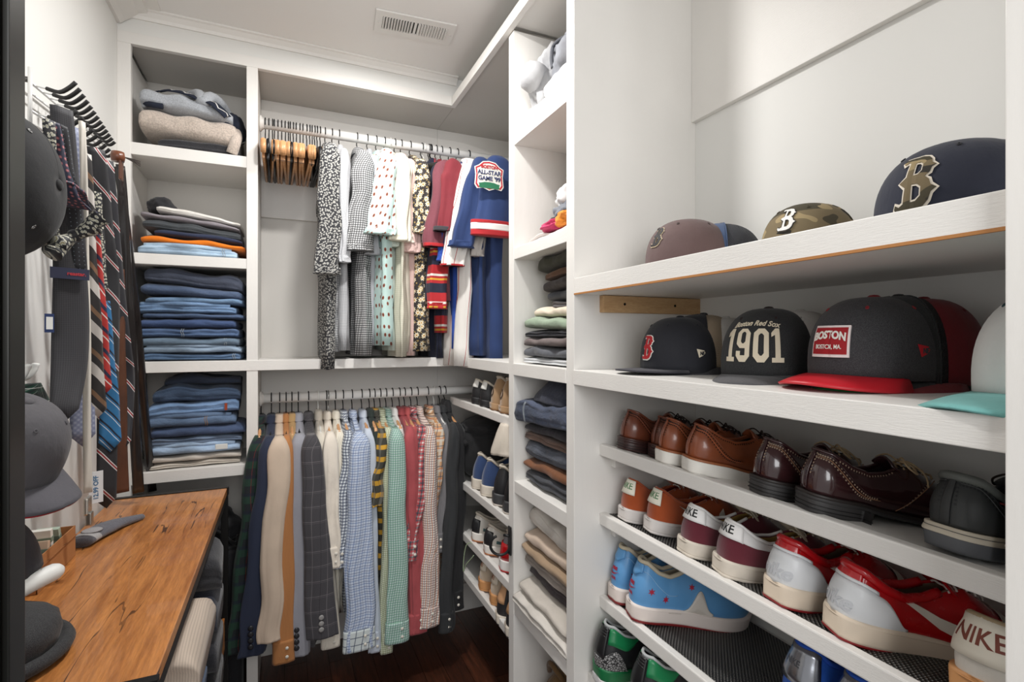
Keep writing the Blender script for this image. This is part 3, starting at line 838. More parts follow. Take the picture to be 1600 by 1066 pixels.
def base_shoe(name, label, group, s, loc, yaw, tilt, mupper, mlining, mlace, mins, laces=5, loops=False, rimtube=None, tongue=None, yaw_off=0, rimm=None):
    t = thing(name, label, 'shoe', loc, (0, tilt, yaw), group)
    put('upper', s.upper(), mupper, t)
    # lining: from rim down to the insole
    n = 40; m = 5; G = np.zeros((2*n+1, m+1, 3)); T0 = .60
    for i in range(2*n+1):
        tt = (i-n)/n*T0; r = s.pt(tt, 1.0); b = s.pt(tt, .12); x, y = foot(tt, s.w*.90)
        for j in range(m+1):
            q = j/m; p = Vector((r.x+(min(max(x,.006),.3)*s.L-r.x)*q*.9, r.y*(1-q)+y*.92*q, r.z*(1-q)+(s.sole+.012)*q))
            if q > 0: p += Vector((.0, -.003 if y > 0 else .003, 0))
            G[i,j] = p
    put('lining', solid(G, None, -.0012), mlining, t)
    # insole
    V = [(.010*s.L,0,s.sole+.012)]; F = []
    ring = [foot(-.62+1.24*i/40, s.w*.88) for i in range(41)]
    V = [(max(x,.004)*s.L, y, s.sole+.011) for x, y in ring]; put('insole', (V, [tuple(range(41))]), mins, t, smooth=False)
    # padded rim
    put('collar', tube([tuple(s.pt(tt, 1.0)) for tt in np.linspace(-.44, .44, 50)], rimtube or .0028, 8), rimm or (mlining if rimtube else mupper), t)
    # tongue
    G = np.zeros((12, 9, 3))
    zt = {'dress': .074, 'low': .098, 'mid': .125}[s.kind]
    for i in range(12):
        q = i/11; x = .222-.100*q; zz = s.sole+lerp_tab(s.tab, x)*.0+(.048*(1-q)+zt*q) - .008*sin(PI*q)
        for j in range(9):
            a = (j/8-.5)*2; wd = .009+(.010 if s.kind == 'dress' else .018)*q
            G[i,j] = (x*s.L, a*wd, zz-.012*a*a)
    put('tongue', solid(G, None, .003), tongue or mupper, t)
    if laces: lace_set(s, t, mlace, laces, loops)
    return t
def pos(y, x, zfront, lift=.002): return (x, y, zfront+lift)
def dress(label, loc, col, msole, yaw, tilt, group, name='brogue_shoe', lace=(40,24,18), perf=(28,14,10), white=False, grey=False, w=.93, welt=None, perfs=True, stitch=None):
    s = Shoe('dress', w, .030 if not white else .030)
    up = leather(*col[:3], **(col[3] if len(col) > 3 else {}))
    t = base_shoe(name, label, group, s, loc, yaw, tilt, up, plain(26,20,18,.7), plain(*lace,.7), plain(60,40,28,.6), laces=4, loops=True)
    wl = welt or plain(90,50,28,.5)
    put('welt', s.sole_geo(lambda x: s.z0(x)-.005, lambda x: s.z0(x)-.0005, 1.05, 1.05), wl, t)
    if white or grey:
        bt = (lambda x: .0 + .0*x + .006*sm(.24,.30,x)+.004*sm(.10,.13,x)*(1-sm(.15,.18,x)))
        put('sole', s.sole_geo(bt, lambda x: s.z0(x)-.005, .99, 1.06), msole, t)
        if grey: put('midsole_band', s.sole_geo(lambda x: s.z0(x)-.012, lambda x: s.z0(x)-.0055, 1.09, 1.06), plain(206,196,178,.6), t)
    else:
        put('heel_block', s.sole_geo(.0, lambda x: s.z0(x)-.0095, .98, 1.02, x1=.080), msole, t)
        for kz in (.006, .012): put('heel_layer', s.sole_geo(kz, kz+.0012, 1.035, 1.035, x1=.0806), plain(18,16,16,.6), t)
        put('sole', s.sole_geo(lambda x: s.z0(x)-.0105+.006*sm(.25,.30,x), lambda x: s.z0(x)-.005, 1.03, 1.04), msole, t)
    if perfs:
        # broguing: swan-neck line round the heel counter and along the topline
        pf = plain(*perf,.7)
        def dots(path, r=.0015):
            gs = []
            for a, b in path:
                tt = a/_tot; 
                if abs(tt) > .98: continue
                p = s.P(tt, b, .0004); p2 = s.P(tt, b, .0012); n_ = (p2-p).normalized(); u = n_.orthogonal().normalized(); v = n_.cross(u)
                V = [tuple(p+n_*.0008+(u*cos(q)+v*sin(q))*r) for q in np.linspace(0,2*PI,7)[:-1]]
                gs.append((V, [tuple(range(6))]))
            return join(*gs)
        for sg in (-1, 1):
            A = [(sg*q, .90-.62*sm(.030,.105,q)) for q in np.arange(.014,.118,.0042)]
            B = [(sg*(q), .82-.62*sm(.026,.095,q)) for q in np.arange(.012,.108,.0042)]
            put('broguing', dots(A+B+[(sg*.010, v) for v in np.linspace(.45,.92,7)]), pf, t, smooth=False)['kind'] = 'stuff'
            put('broguing', dots([(sg*q, .93) for q in np.arange(.05,.150,.0050)]+[(sg*(.16+.060*q), .15+.72*q) for q in np.linspace(0,1,16)]), pf, t, smooth=False)['kind'] = 'stuff'
            st = plain(*(stitch or tuple(min(255,int(c*1.25+10)) for c in col[:3])),.6)
            put('stitching', tube([s.P(sg*q/_tot, .86-.62*sm(.028,.100,q), .0006) for q in np.linspace(.012,.122,26)], .0007, 5), st, t)
            put('stitching', tube([s.P(sg*q/_tot, v, .0006) for q, v in zip(np.linspace(.150,.232,18), np.linspace(.05,.90,18))], .0007, 5), st, t)
            put('panel_edge', tube([s.P(sg*q/_tot, .95-.62*sm(.034,.110,q), .0004) for q in np.linspace(.012,.124,26)], .0010, 5), up, t)
        put('back_strip', s.band(-.016, .016, .05, .97, .0012, .0012, 8, 10), up, t)
    return t, s
TLT = R(12)
SH0 = 'leather dress shoes on the upper shoe shelf'
tan1 = (140,74,44); tan0 = (112,58,38); ox = (50,26,26,)
GW = plain(226,222,214,.6)
a, _ = dress('brown dress shoe with dark sole at the left end of the upper shoe shelf', pos(1.023,.742,SHZ[0]), tan0, plain(52,28,26,.45), R(-2), TLT, SH0, w=.90, lace=(40,26,20), welt=plain(60,32,26,.4))
a, _ = dress('brown dress shoe half hidden behind the first tan white soled shoe', pos(0.953,.778,SHZ[0]-.008), tan0, plain(52,28,26,.45), R(-2), TLT, SH0, w=.86, welt=plain(60,32,26,.4))
a, _ = dress('tan brogue with white sole, left one of its pair', pos(0.886,.742,SHZ[0]), tan1, GW, R(-9), TLT, SH0, white=True, w=.86, welt=plain(150,88,52,.5))
a, _ = dress('tan brogue with white sole, right one of its pair, beside the dark oxblood brogue', pos(0.806,.742,SHZ[0]), tan1, GW, R(-16), TLT, SH0, white=True, w=.92, welt=plain(150,88,52,.5))
oxk = dict(rough=.20, coat=.8, patina=(14,8,9), var=.5)
a, _ = dress('dark oxblood polished brogue with tan laces, left one of its pair', pos(0.636,.742,SHZ[0]), (58,30,32,oxk), plain(52,50,50,.6), R(-10), TLT, SH0, lace=(186,160,124), w=.92, welt=plain(40,34,32,.5), perf=(150,130,112), stitch=(150,110,80))
a, _ = dress('dark oxblood polished brogue with tan lace bow, right one of its pair', pos(0.550,.742,SHZ[0]), (58,30,32,oxk), plain(52,50,50,.6), R(-18), TLT, SH0, lace=(186,160,124), w=.94, welt=plain(40,34,32,.5), perf=(150,130,112), stitch=(150,110,80))
grk = dict(rough=.5, coat=.0, var=.25, patina=(28,30,32))
a, sg_ = dress('dark grey leather shoe with thick grey sole and pale welt, left one of its pair', pos(0.370,.760,SHZ[0]), (54,56,56,grk), plain(92,94,98,.6), R(-6), TLT, SH0, grey=True, w=.98, welt=plain(200,190,172,.6), perf=(40,42,44))
put('collar_pad', tube([tuple(sg_.pt(tt, .97)) for tt in np.linspace(-.30,.30,30)], .006, 8), leather(104,108,104, **grk), a)
put('side_label', sg_.decal(shape2d([[(-.007,-.0015),(.007,-.0005),(.006,.0015),(-.006,.0008)]], .0004), -.072, .040, .001), plain(214,80,84,.6), a, smooth=False)
a, _ = dress('dark grey leather shoe with thick grey sole, cut off at the right edge', pos(0.290,.775,SHZ[0]), (54,56,56,grk), plain(92,94,98,.6), R(-4), TLT, SH0, grey=True, w=.94, welt=plain(200,190,172,.6), perf=(40,42,44))

def swoosh(L=.12):
    return [(-.46,.20),(-.50,.06),(-.44,-.06),(-.30,-.13),(-.10,-.135),(.10,-.085),(.50,.11),(.10,-.005),(-.12,-.035),(-.26,-.025),(-.36,.03),(-.38,.10)]
def dense(pts, k=4):
    out = []
    n = len(pts)
    for i in range(n):
        a, b = np.array(pts[i]), np.array(pts[(i+1)%n])
        for j in range(k): out.append(tuple(a+(b-a)*j/k))
    return out
def sneaker(label, loc, yaw, tilt, group, up, side, midsole, outsole, tabm, word=None, wordm=None, kind='low', w=1.0, lace=(230,226,218), lining=(200,190,175), sw=None, foxing=None, sole_h=.027, wsize=.017, L=1.0, name='sneaker', tabw=.10, tabh=(.62,1.0), rim=.0045, tongue=None, out_h=.004, toe=None, rimm=None):
    s = Shoe(kind, w, sole_h, L)
    t = base_shoe(name, label, group, s, loc, yaw, tilt, up, plain(*lining,.8), plain(*lace,.75), plain(*lining,.8), laces=5, loops=False, rimtube=rim, tongue=tongue or up, rimm=rimm)
    put('midsole', s.sole_geo(out_h, lambda x: s.sole+.004-.002*sm(.1,.2,x)+.004*sm(.26,.3,x), .99, 1.045, grow_=.003), midsole, t)
    put('outsole', s.sole_geo(0., out_h+.001, .97, 1.0, grow_=.003), outsole, t)
    put('foxing_line', tube([s.P(tt, .02, .0052) for tt in np.linspace(-.97,.97,70)], .0008, 5), midsole, t)
    if tabm:
        put('heel_tab', s.band(-tabw, tabw, lambda q: tabh[0]+.0*q, lambda q: tabh[1]-.02, .0022, .002, 16, 5), tabm, t)
    if word:
        g = subdiv(text2d(word, wsize, .0005, bold=wsize*.015), .006)
        V = g[0].copy(); V[:,0] *= -1
        zc = s.pt(0, (tabh[0]+tabh[1])/2).z-s.sole
        put('heel_word', s.decal((V, [f[::-1] for f in g[1]]), 0., zc, .0040), wordm, t, smooth=False)
    if foxing is not None:   # heel counter panel in another colour
        m_, tw, vh = foxing
        put('heel_counter', s.band(-tw, tw, .01, lambda q: vh*(1-.75*sm(tw*.62, tw, abs(q))), .0014, .0014, 40, 7), m_, t)
    if sw is not None:
        m_, s0, z0, size = sw
        for sg in (-1, 1):
            pts = dense(swoosh(), 3); g = subdiv(shape2d([[(-a*size, b*size) for a, b in pts]], .0004), .006)
            V = g[0].copy(); V[:,0] = (V[:,0]+s0)*sg
            put('side_stripe', s.decal((V, g[1]), 0., z0, .0022), m_, t, smooth=False)
    return t, s
SH1 = 'sneakers on the second shoe shelf'; SH2 = 'sneakers on the lower shoe shelves'
sued = lambda r,g,b: fabric(r,g,b, rough=.95, weave=500, wr=.15, var=.16, sheen=.4)
offw = plain(222,214,202,.55); redm = leather(176,14,22, rough=.25, coat=.4, var=.15, patina=(120,4,10)); whl = leather(214,216,218, rough=.4, coat=.1, var=.06, patina=(190,190,190))
org = sued(158,70,26); gum = plain(196,140,88,.6)
drt = plain(208,198,184,.65, var=.06)
for lb, y, x, yw in (('left one of its pair', 1.018, .752, -4), ('right one of its pair', .935, .762, -10)):
    sneaker('orange suede sneaker with white heel tab, '+lb, pos(y+.016,x,SHZ[1]), R(yw), TLT, SH1, org, None, plain(206,200,196,.6), plain(206,200,196,.6), plain(226,222,206,.6), 'NIKE', plain(90,130,90,.6), tabw=.085, tabh=(.52,1.0), sw=(offw,.135,.030,.12), lining=(120,30,20), w=.86, wsize=.020, rim=.0025, rimm=org)
mar = sued(96,28,42)
for lb, y, x, yw in (('left one of its pair', .805, .748, -8), ('right one of its pair', .712, .748, -16)):
    a, s = sneaker('maroon suede sneaker with white heel collar, '+lb, pos(y+.016,x,SHZ[1]), R(yw), TLT, SH1, mar, None, drt, drt, plain(232,230,228,.55), 'NIKE', plain(14,14,16,.6), tabw=.12, tabh=(.60,1.0), sw=(plain(225,220,215,.6),.165,.026,.15), lining=(150,120,60), w=.96, wsize=.022, rim=.003, rimm=plain(232,230,228,.55), lace=(226,218,200), tongue=plain(214,204,180,.8))
    for sg in (-1, 1): put('heel_collar_wing', s.band(sg*.11, sg*.34, lambda q: .62+.12*sm(.11,.34,abs(q)), lambda q: .98-.05*sm(.1,.34,abs(q)), .0016, .0014, 12, 3), plain(232,230,228,.55), a)
for lb, y, x, yw in (('left one of its pair', .592, .748, -8), ('right one of its pair', .495, .752, -24)):
    a, s = sneaker('red and white sneaker with embossed heel script, '+lb, pos(y+.016,x,SHZ[1]), R(yw), TLT, SH1, redm, None, plain(216,200,180,.6), plain(130,20,24,.6), redm, None, None, tabw=.10, tabh=(.74,1.02), foxing=(whl, .30, .74), sw=(plain(226,220,208,.5),.165,.034,.18), lining=(120,100,80), w=1.02, rim=.007, rimm=redm, sole_h=.032, L=1.02, out_h=.003)
    g = subdiv(text2d('nike', .030, .0006, bold=.0008, shear=.3), .006); V = g[0].copy(); V[:,0] *= -1
    put('embossed_script', s.decal((V, [f[::-1] for f in g[1]]), .0, .022, .0030), leather(196,198,202, rough=.4, coat=.1, var=.06, patina=(180,180,180)), a, smooth=False)
    put('counter_edge', s.band(-.16, .16, .74, .80, .0026, .002, 20, 2), whl, a)
a, s = sneaker('off white sneaker with NIKE in brown on the heel flap, at the bottom right corner', pos(0.336,.752,SHZ[1]+.004), R(-2), TLT, SH1, fabric(206,200,190), None, gum, gum, plain(226,218,202,.55), 'NIKE', plain(120,56,40,.6), tabw=.125, tabh=(.34,1.03), lining=(160,140,110), w=.96, wsize=.027, L=1.0, tongue=plain(214,206,190,.7), lace=(216,208,190))
# light blue mid tops with red stars
blu = leather(92,150,200, rough=.45, coat=.05, var=.15, patina=(66,120,176)); star_r = plain(166,22,52,.6)
def star6(r):
    return [((r if i % 2 == 0 else r*.42)*cos(R(90+30*i)), (r if i % 2 == 0 else r*.42)*sin(R(90+30*i))) for i in range(12)]
for lb, y, x, yw in (('left one of its pair', 1.045, .742, -3), ('right one of its pair', .972, .738, -16)):
    a, s = sneaker('light blue mid top sneaker with red stars, '+lb, pos(y+.016,x,SHZ[2]+.002), R(yw), R(9), SH2, blu, None, plain(226,214,206,.55), plain(120,24,26,.6), None, None, None, kind='mid', w=.98 if yw < -5 else .88, sole_h=.034, rim=.005, lining=(196,184,160), lace=(220,216,208), out_h=.005)
    for sx, zx, r in ((.052,.040,.0085),(.088,.026,.0085),(.150,.058,.008)):
        for sg in (-1, 1): put('star', s.decal(shape2d([star6(r)], .0004), sg*sx, zx, .0012), star_r, a, smooth=False)
    g = text2d('NIKE', .010, .0004, bold=.0005); V = g[0].copy(); V[:,0] *= -1; put('heel_word', s.decal((V, [f[::-1] for f in g[1]]), 0, .046, .0012), star_r, a, smooth=False)
    g = subdiv(shape2d([[(-p*.036, q*.036) for p, q in swoosh()]], .0004), .006); put('heel_mark', s.decal(g, 0, .036, .0012), star_r, a, smooth=False)
    g = text2d('A I R', .009, .0004, bold=.0005); V = g[0].copy(); V[:,0] *= -1; put('heel_small_word', s.decal((V, [f[::-1] for f in g[1]]), 0, .023, .0012), star_r, a, smooth=False)
    put('heel_pull_tab', s.band(-.075, .075, lambda q: .66+.10*sm(0,.075,abs(q)), .96, .0022, .002, 14, 4), blu, a)
    for sg in (-1, 1):
        put('sole_wing', s.band(sg*.40, sg*.60, lambda q: .0, lambda q: .05+.42*math.exp(-((abs(q)-.50)/.05)**2), .004, .004, 18, 3), plain(216,208,198,.6), a)
        put('air_window', s.decal(shape2d([rrect(.032,.007,.003)], .0006), sg*.115, -.010, .0070), plain(120,110,80,.3), a, smooth=False)
        put('seam', tube([s.P(sg*q, .80-.35*sm(.1,.32,q), .0008) for q in np.linspace(.08,.34,18)], .0007, 5), plain(150,190,224,.6), a)
# black, green and elephant print mid tops
def cracked():
    t = NT('crackle_print'); v = t.n.new('ShaderNodeTexVoronoi'); v.feature = 'DISTANCE_TO_EDGE'; v.inputs['Scale'].default_value = 170; t.L(t.obj(), v.inputs['Vector'])
    return t.fin(t.mix(t.math('LESS_THAN', v.outputs['Distance'], .11), rgb(150,148,148), rgb(24,24,26)), .6)
ck = cracked(); jb = leather(30,30,33, rough=.5, coat=0, var=.1, patina=(20,20,22)); jg = plain(24,120,72,.35)
def jumper(h):   # leaping figure mark, very small
    return [[(x*h, y*h) for x, y in ((.05,.5),(.12,.36),(.06,.26),(.20,.10),(.14,.02),(.30,-.30),(.22,-.34),(.04,-.10),(-.06,-.12),(-.26,-.46),(-.34,-.40),(-.16,-.06),(-.10,.16),(-.22,.34),(-.28,.46),(-.22,.48),(-.08,.30),(-.02,.36),(-.02,.48))]]
for lb, y, x, yw in (('left one of its pair', 1.035, .690, -4), ('right one of its pair', .905, .700, -8)):
    a, s = sneaker('black and green mid top sneaker with crackle print heel, '+lb, pos(y+.016,x,SHZ[3]+.004), R(yw), R(8), SH2, jb, None, plain(16,104,58,.4), plain(206,204,204,.5), None, None, None, kind='mid', w=1.0, sole_h=.040, rim=.0035, lining=(170,172,172), lace=(30,30,30), out_h=.016)
    put('heel_counter', s.band(-.24, .24, .0, lambda q: .30+.22*math.exp(-((abs(q)-.13)/.06)**2)-.25*sm(.18,.24,abs(q)), .0022, .002, 36, 5), ck, a)
    put('green_collar', join(s.band(.07, .32, lambda q: .62+.26*sm(.20,.32,q), .97, .0022, .002, 16, 4), s.band(-.32, -.07, lambda q: .62+.26*sm(.20,.32,-q), .97, .0022, .002, 16, 4)), jg, a)
    put('heel_plate', s.band(-.060, .060, .30, .96, .0030, .003, 10, 8), plain(26,26,28,.35), a)
    for v in (.74,.80,.86,.92): put('heel_rib', s.band(-.05, .05, v, v+.03, .0045, .002, 8, 1), plain(20,20,22,.3), a)
    put('heel_emblem', s.decal(shape2d(jumper(.030), .0006), .0, .050, .0036), plain(205,205,205,.5), a, smooth=False)
    g = text2d('AIR', .010, .0004, bold=.0005); V = g[0].copy(); V[:,0] *= -1; put('heel_word', s.decal((V, [f[::-1] for f in g[1]]), 0, .029, .0050), plain(215,215,215,.5), a, smooth=False)
# blue and silver high top low on the right
bb = fabric(30,86,180, rough=.6); sil = plain(150,152,158,.22,.9, bump=.2, bscale=90)
for lb, y, yw in (('left one of its pair', .585, -14), ('right one of its pair', .500, -18)):
    a, s = sneaker('blue high top sneaker with silver heel plate, '+lb, pos(y+.016,.770,SHZ[2]+.004), R(yw), R(9), SH2, bb, None, plain(210,212,220,.5), plain(30,60,140,.5), sil, 'NIKE', plain(90,92,98,.3,.6), kind='mid', w=1.0, sole_h=.036, rim=.004, lining=(30,80,180), lace=(120,190,230), tabw=.13, tabh=(.40,1.0), wsize=.014)
# ================= garments on hangers =================
rg = random.Random(11)
def loft(secs, n=26, folds=0., nf=5, ph=0., m=None, fold_from=.1, open_ends=True, th=0):
    """secs: (cx, cy, cz, ax, by) horizontal sections; folds = ripple amplitude at the hem (metres)"""
    S = spline(secs, m or max(14, len(secs)*4)); M = len(S); V = []; U = []; L = 0
    for i, (cx, cy, cz, a, b) in enumerate(S):
        if i: L += math.dist(S[i][:3], S[i-1][:3])
        q = i/(M-1); amp = folds*sm_(fold_from, 1, q)
        per = 0; last = None
        for k in range(n):
            th_ = 2*PI*k/n; c, s_ = cos(th_), sin(th_)
            e = .75; x = a*math.copysign(abs(c)**e, c); y = b*math.copysign(abs(s_)**e, s_)
            nrm = Vector((c*b, s_*a)); 
            if nrm.length > 0: nrm.normalize()
            r = amp*(sin(nf*th_+ph+1.6*q)+.5*sin((nf*2+1)*th_+ph*2-3*q)) + .35*amp*sin(9*q+2*th_+ph)
            if folds > .0015: r += folds*1.3*min(1, q*4)*mnoise.noise((th_*1.3+ph*3.1, cz*7+ph, ph*1.7))
            X, Y = cx+x+nrm.x*r, cy+y+nrm.y*r
            if last: per += math.dist((X, Y), last)
            last = (X, Y); V.append((X, Y, cz)); U.append((per+.013*ph, -L))
    F = grid_faces(M, n, True)
    # duplicate seam-less: UV stretch on the closing strip is hidden at the back
    F.append(tuple(range(n))[::-1]); F.append(tuple((M-1)*n+k for k in range(n)))
    # rotate ring so that the closing strip faces the wall
    return V, F, U
def sm_(a, b, x): q = min(max((x-a)/(b-a), 0), 1); return q*q*(3-2*q)
WOODH = wood((222,170,122),(204,148,98),5,(2,14,14),.4,.25,(130,80,44)); HOOK = plain(24,24,26,.35,.6); BLKP = plain(20,20,22,.4); WHTP = plain(236,236,232,.4); CHR = plain(170,170,170,.2,1)
def hanger(name, label, group, X, zrod, yaw=0., mat_=None, hook=None, w=.205, bar=True, flat=.006, drop=.055, yc=2.19, thick=.011):
    t = thing(name, label, 'hanger', (X, yc, zrod), (0,0,yaw), group)
    hk = hook or HOOK
    pts = [(0, .021*cos(a), .0215*sin(a)) for a in np.linspace(R(-40), R(210), 14)][::-1]
    pts = [(0, p[1], p[2]) for p in pts]
    end = pts[-1]; pts += [(0, .020, -.022), (0, .004, -.035), (0, 0, -.050), (0, 0, -.085)]
    put('hook', tube([tuple(v) for v in spline(pts, 34)], .0021, 6), hk, t)
    # curved arms
    n = 22; G = []; V = []; F = []
    for i in range(n+1):
        q = -1+2*i/n; y = q*w; z = -.088-drop*abs(q)**1.35; hh = .014+.014*abs(q)**2; a = thick*(.5+.3*abs(q))
        for k in range(8):
            th_ = 2*PI*k/8; e_ = .45; V.append((a*math.copysign(abs(cos(th_))**e_, cos(th_)), y, z+hh*math.copysign(abs(sin(th_))**e_, sin(th_))))
    for i in range(n):
        for k in range(8): F.append((i*8+k, i*8+(k+1)%8, (i+1)*8+(k+1)%8, (i+1)*8+k))
    F.append(tuple(range(8))[::-1]); F.append(tuple(n*8+k for k in range(8)))
    put('shoulder_arm', (V, F), mat_ or WOODH, t)
    if bar:
        put('trouser_bar', lathe([(.0052,-w*.86),(.0052,w*.86)], 10, 'y', (0,0,-.088-drop-.030)), mat_ or WOODH, t)
        for sg in (-1, 1): put('bar_end', box(-.005,.005,sg*w*.86-.008,sg*w*.86+.008,-.088-drop-.037,-.088-drop+.010,.002), mat_ or WOODH, t, smooth=False)
    return t
def sleeve_secs(x0, z0, y0, x1, z1, y1, w0, w1, t0=.020, t1=.014, bow=.0):
    out = []
    for q in (0, .08, .25, .5, .75, .93, 1):
        s_ = q
        out.append((x0+(x1-x0)*s_+bow*sin(PI*q), y0+(y1-y0)*s_, z0+(z1-z0)*s_, w0+(w1-w0)*s_, t0+(t1-t0)*s_))
    return out
def tailored(name, label, cat, group, X, zrod, hemz, mat_, slz, xs0, xs1, yfront, wtop=.026, bodyt=.013, jacket=False, cuff=True, short=False, buttons=None, collar=None, cuffm=None, fold=.006, seed=0, shx=None, colh=.030, bodyw=.20, hem_dx=0., trim=None):
    """hanging shirt or jacket seen edge-on. xs0..xs1 = X extent of the front sleeve at its end"""
    t = thing(name, label, cat, (X, 2.17, zrod-.09), (0,0,0), group)
    zt = zrod-.088; ph = seed*1.7
    yc = 2.172
    fr = yfront+.03
    bw = (YB-.03-fr)/2; ycb = (YB-.03+fr)/2
    bx = X+hem_dx
    secs = [(X, yc, zt+.012, bodyt*.8, .045), (X, yc, zt-.004, bodyt, .075), (X, (yc+ycb)/2, zt-.030, bodyt*1.2, bw*.80), (X, ycb, zt-.055, bodyt*1.5, bw*.97), (X+.1*(bx-X), ycb, zt-.12, bodyt*1.5, bw), (X+.5*(bx-X), ycb, (zt+hemz)/2, bodyt*1.35, bw*.98), (bx, ycb, hemz, bodyt*1.6, bw*.98)]
    put('body', loft(secs, 40, fold*1.2, 9, ph, 26), mat_, t, world=True)
    # collar: standing band with folded leaf
    cm = collar or mat_
    V = loft([(X-.001, yc-.004, zt+.002, bodyt+.004, .058), (X, yc, zt+colh*.75, bodyt+.002, .050), (X, yc, zt+colh, bodyt*.8, .046)], 24, .001, 3, ph, 8)
    put('collar', V, cm, t, world=True)
    if jacket:
        put('lapel', loft([(X-.006, fr+.055, zt-.03, .010, .03), (X-.010, fr+.045, zt-.16, .012, .04), (X-.008, fr+.04, zt-.34, .010, .02)], 16, .002, 3, ph, 10), mat_, t, world=True)
    xm = (xs0+xs1)/2; hw = (xs1-xs0)/2
    sx = shx if shx is not None else X
    # front sleeve
    y1 = yfront-.004
    secs = [(sx, fr+.040, zt-.026, bodyt*.9, .030), (sx, fr+.018, zt-.044, wtop*.72, .026), (sx+.04*(xm-sx), fr+.006, zt-.085, wtop, .024)]
    rs = random.Random(seed*7+1)
    for q in (.22, .4, .6, .8, .94, 1.0):
        secs.append((sx+(xm-sx)*q+rs.uniform(-1,1)*.006*(q < .95), fr+.004+(y1-fr-.004)*q, zt-.05+(slz-zt+.05)*q, wtop+(hw-wtop)*q, .024-.008*q))
    zc = slz
    n_ = 40
    put('sleeve', loft(secs, 30, fold, 4, ph+1, 34), mat_, t, world=True)
    if not short:
        # far sleeve, behind the body
        s2 = [(X+.004, YB-.05, zt-.040, bodyt, .024), (X+.008, YB-.04, zt-.3, wtop*.8, .022), (X+.010, YB-.04, slz+.10, wtop*.8, .020)]
        put('sleeve', loft(s2, 16, fold, 4, ph, 12), mat_, t, world=True)
    else:
        s2 = [(X+.004, YB-.05, zt-.040, bodyt, .024), (X+.008, YB-.045, zt-.12, wtop*.9, .026), (X+.010, YB-.04, zt-.22, wtop, .026)]
        put('sleeve', loft(s2, 16, fold, 4, ph, 10), mat_, t, world=True)
    if cuff and not short:
        c2 = [(xm-(xm-sx)*.06, y1+.001, zc+.072, hw*.97+.002, .018), (xm, y1, zc-.003, hw*1.03+.002, .019)]
        put('cuff', loft(c2, 28, .0012, 3, ph, 8), cuffm or mat_, t, world=True)
        for dz in (.02, .05): put('button', lathe([(.0055,0),(.0055,-.0022),(.002,-.003)], 12, 'y', (0,0,0)), plain(225,220,208,.4), t).location = Vector((xm+hw*.35, y1-.019, zc+dz))-t.location
    if short:
        if trim:
            for (a_, b_, m_) in trim:
                q0 = 1-a_; c2 = [(xm, y1, zc+b_, hw*1.0+.0075, .0230), (xm, y1, zc+(a_+b_)/2, hw*1.0+.0075, .0232), (xm, y1, zc+a_, hw*1.01+.0075, .0232)]
                put('sleeve_trim', loft(c2, 30, .001, 4, ph+1+1.6, 6), m_, t, world=True)
        else:
            put('sleeve_hem', loft([(xm-(xm-sx)*.05, y1, zc+.022, hw*.985+.0014, .0168), (xm, y1, zc-.002, hw+.0018, .0172)], 30, fold, 4, ph+2.5, 6), mat_, t, world=True)
    if buttons:
        m_, nb, dx = buttons
        for i in range(nb):
            b = put('button', lathe([(.0085,0),(.009,-.003),(.006,-.0045),(.0001,-.004)], 16, 'y'), m_, t)
            b.location = Vector((xm+dx, y1-.0170, zc+.035+i*.021))-t.location; b.rotation_euler = (0,0,0)
    return t
def zpy(py, Y, px): X = PX(px, Y); return PZ(py, X, Y)
ZL, ZU = H-.232, H+.826
# ---- lower rod: (label, category, hook px, sleeve end px range, sleeve end y, front plane Y, material, options)
def px_garment(row, zrod, group, hang_label, hang_group, seed, name):
    (label, cat, hpx, a, b, yb, Yf, m, o) = row
    X = PX(hpx, 2.19) if not group.startswith('sports') else PX(hpx, Yf+.06); x0, x1 = PX(a, Yf), PX(b, Yf); zc = zpy(yb, Yf, (a+b)/2)
    o = dict(o); hem = o.pop('hem', None)
    hz = PZ(hem, X, Yf+.03) if hem else zc+.10
    hk = o.pop('hanger', 'wood')
    if hem is not None and hz < .03: hz = .03
    t = tailored(name, label, cat, group, X, zrod, hz, m, max(zc, .03), x0, x1, Yf, seed=seed, **o)
    cut = label
    for w_ in (' beside',' behind',' with ',' at the',' right of',' left of',' hanging',' seen',' glimpsed',' tucked',' showing',' between',',',' in the'):
        if w_ in cut[8:]: cut = cut[:8]+cut[8:].split(w_)[0]
    hang_label = hang_label.split(' holding')[0]+' holding the '+cut
    if len(hang_label.split()) > 16: hang_label = hang_label.replace('with black hook ', '')
    if hk == 'wood': hanger('wooden_hanger', hang_label, hang_group, X, zrod, w=.17, bar=False, thick=.008)
    elif hk == 'black': hanger('hanger', hang_label.replace('wooden', 'black').replace(' with black hook',''), hang_group.replace('wooden', 'black'), X, zrod, w=.17, bar=False, mat_=BLKP, thick=.008)
    else: hanger('hanger', hang_label.replace('wooden hanger with black hook', 'white plastic hanger'), hang_group.replace('wooden', 'white'), X, zrod, w=.17, bar=False, mat_=WHTP, hook=WHTP, thick=.004)
    return t
bh = plain(34,34,38,.35); J = dict(jacket=True, cuff=False, wtop=.034, bodyt=.016, fold=.0025, hem=880)
G1 = 'jackets and shirts on the lower rod'
tartan = check((20,26,30), (((24,60,44),.060,.45,'u',.7,0.),((24,60,44),.060,.45,'v',.7,0.),((120,30,36),.060,.03,'u',.6,.2),((14,20,44),.060,.2,'v',.6,.6)), wr=.35)
winp = check((66,64,68), (((120,116,118),.052,.035,'u',.7,0.),((120,116,118),.052,.035,'v',.7,0.),((40,38,44),.052,.03,'u',.8,.45),((110,106,108),.052,.025,'v',.5,.10)), wr=.3)
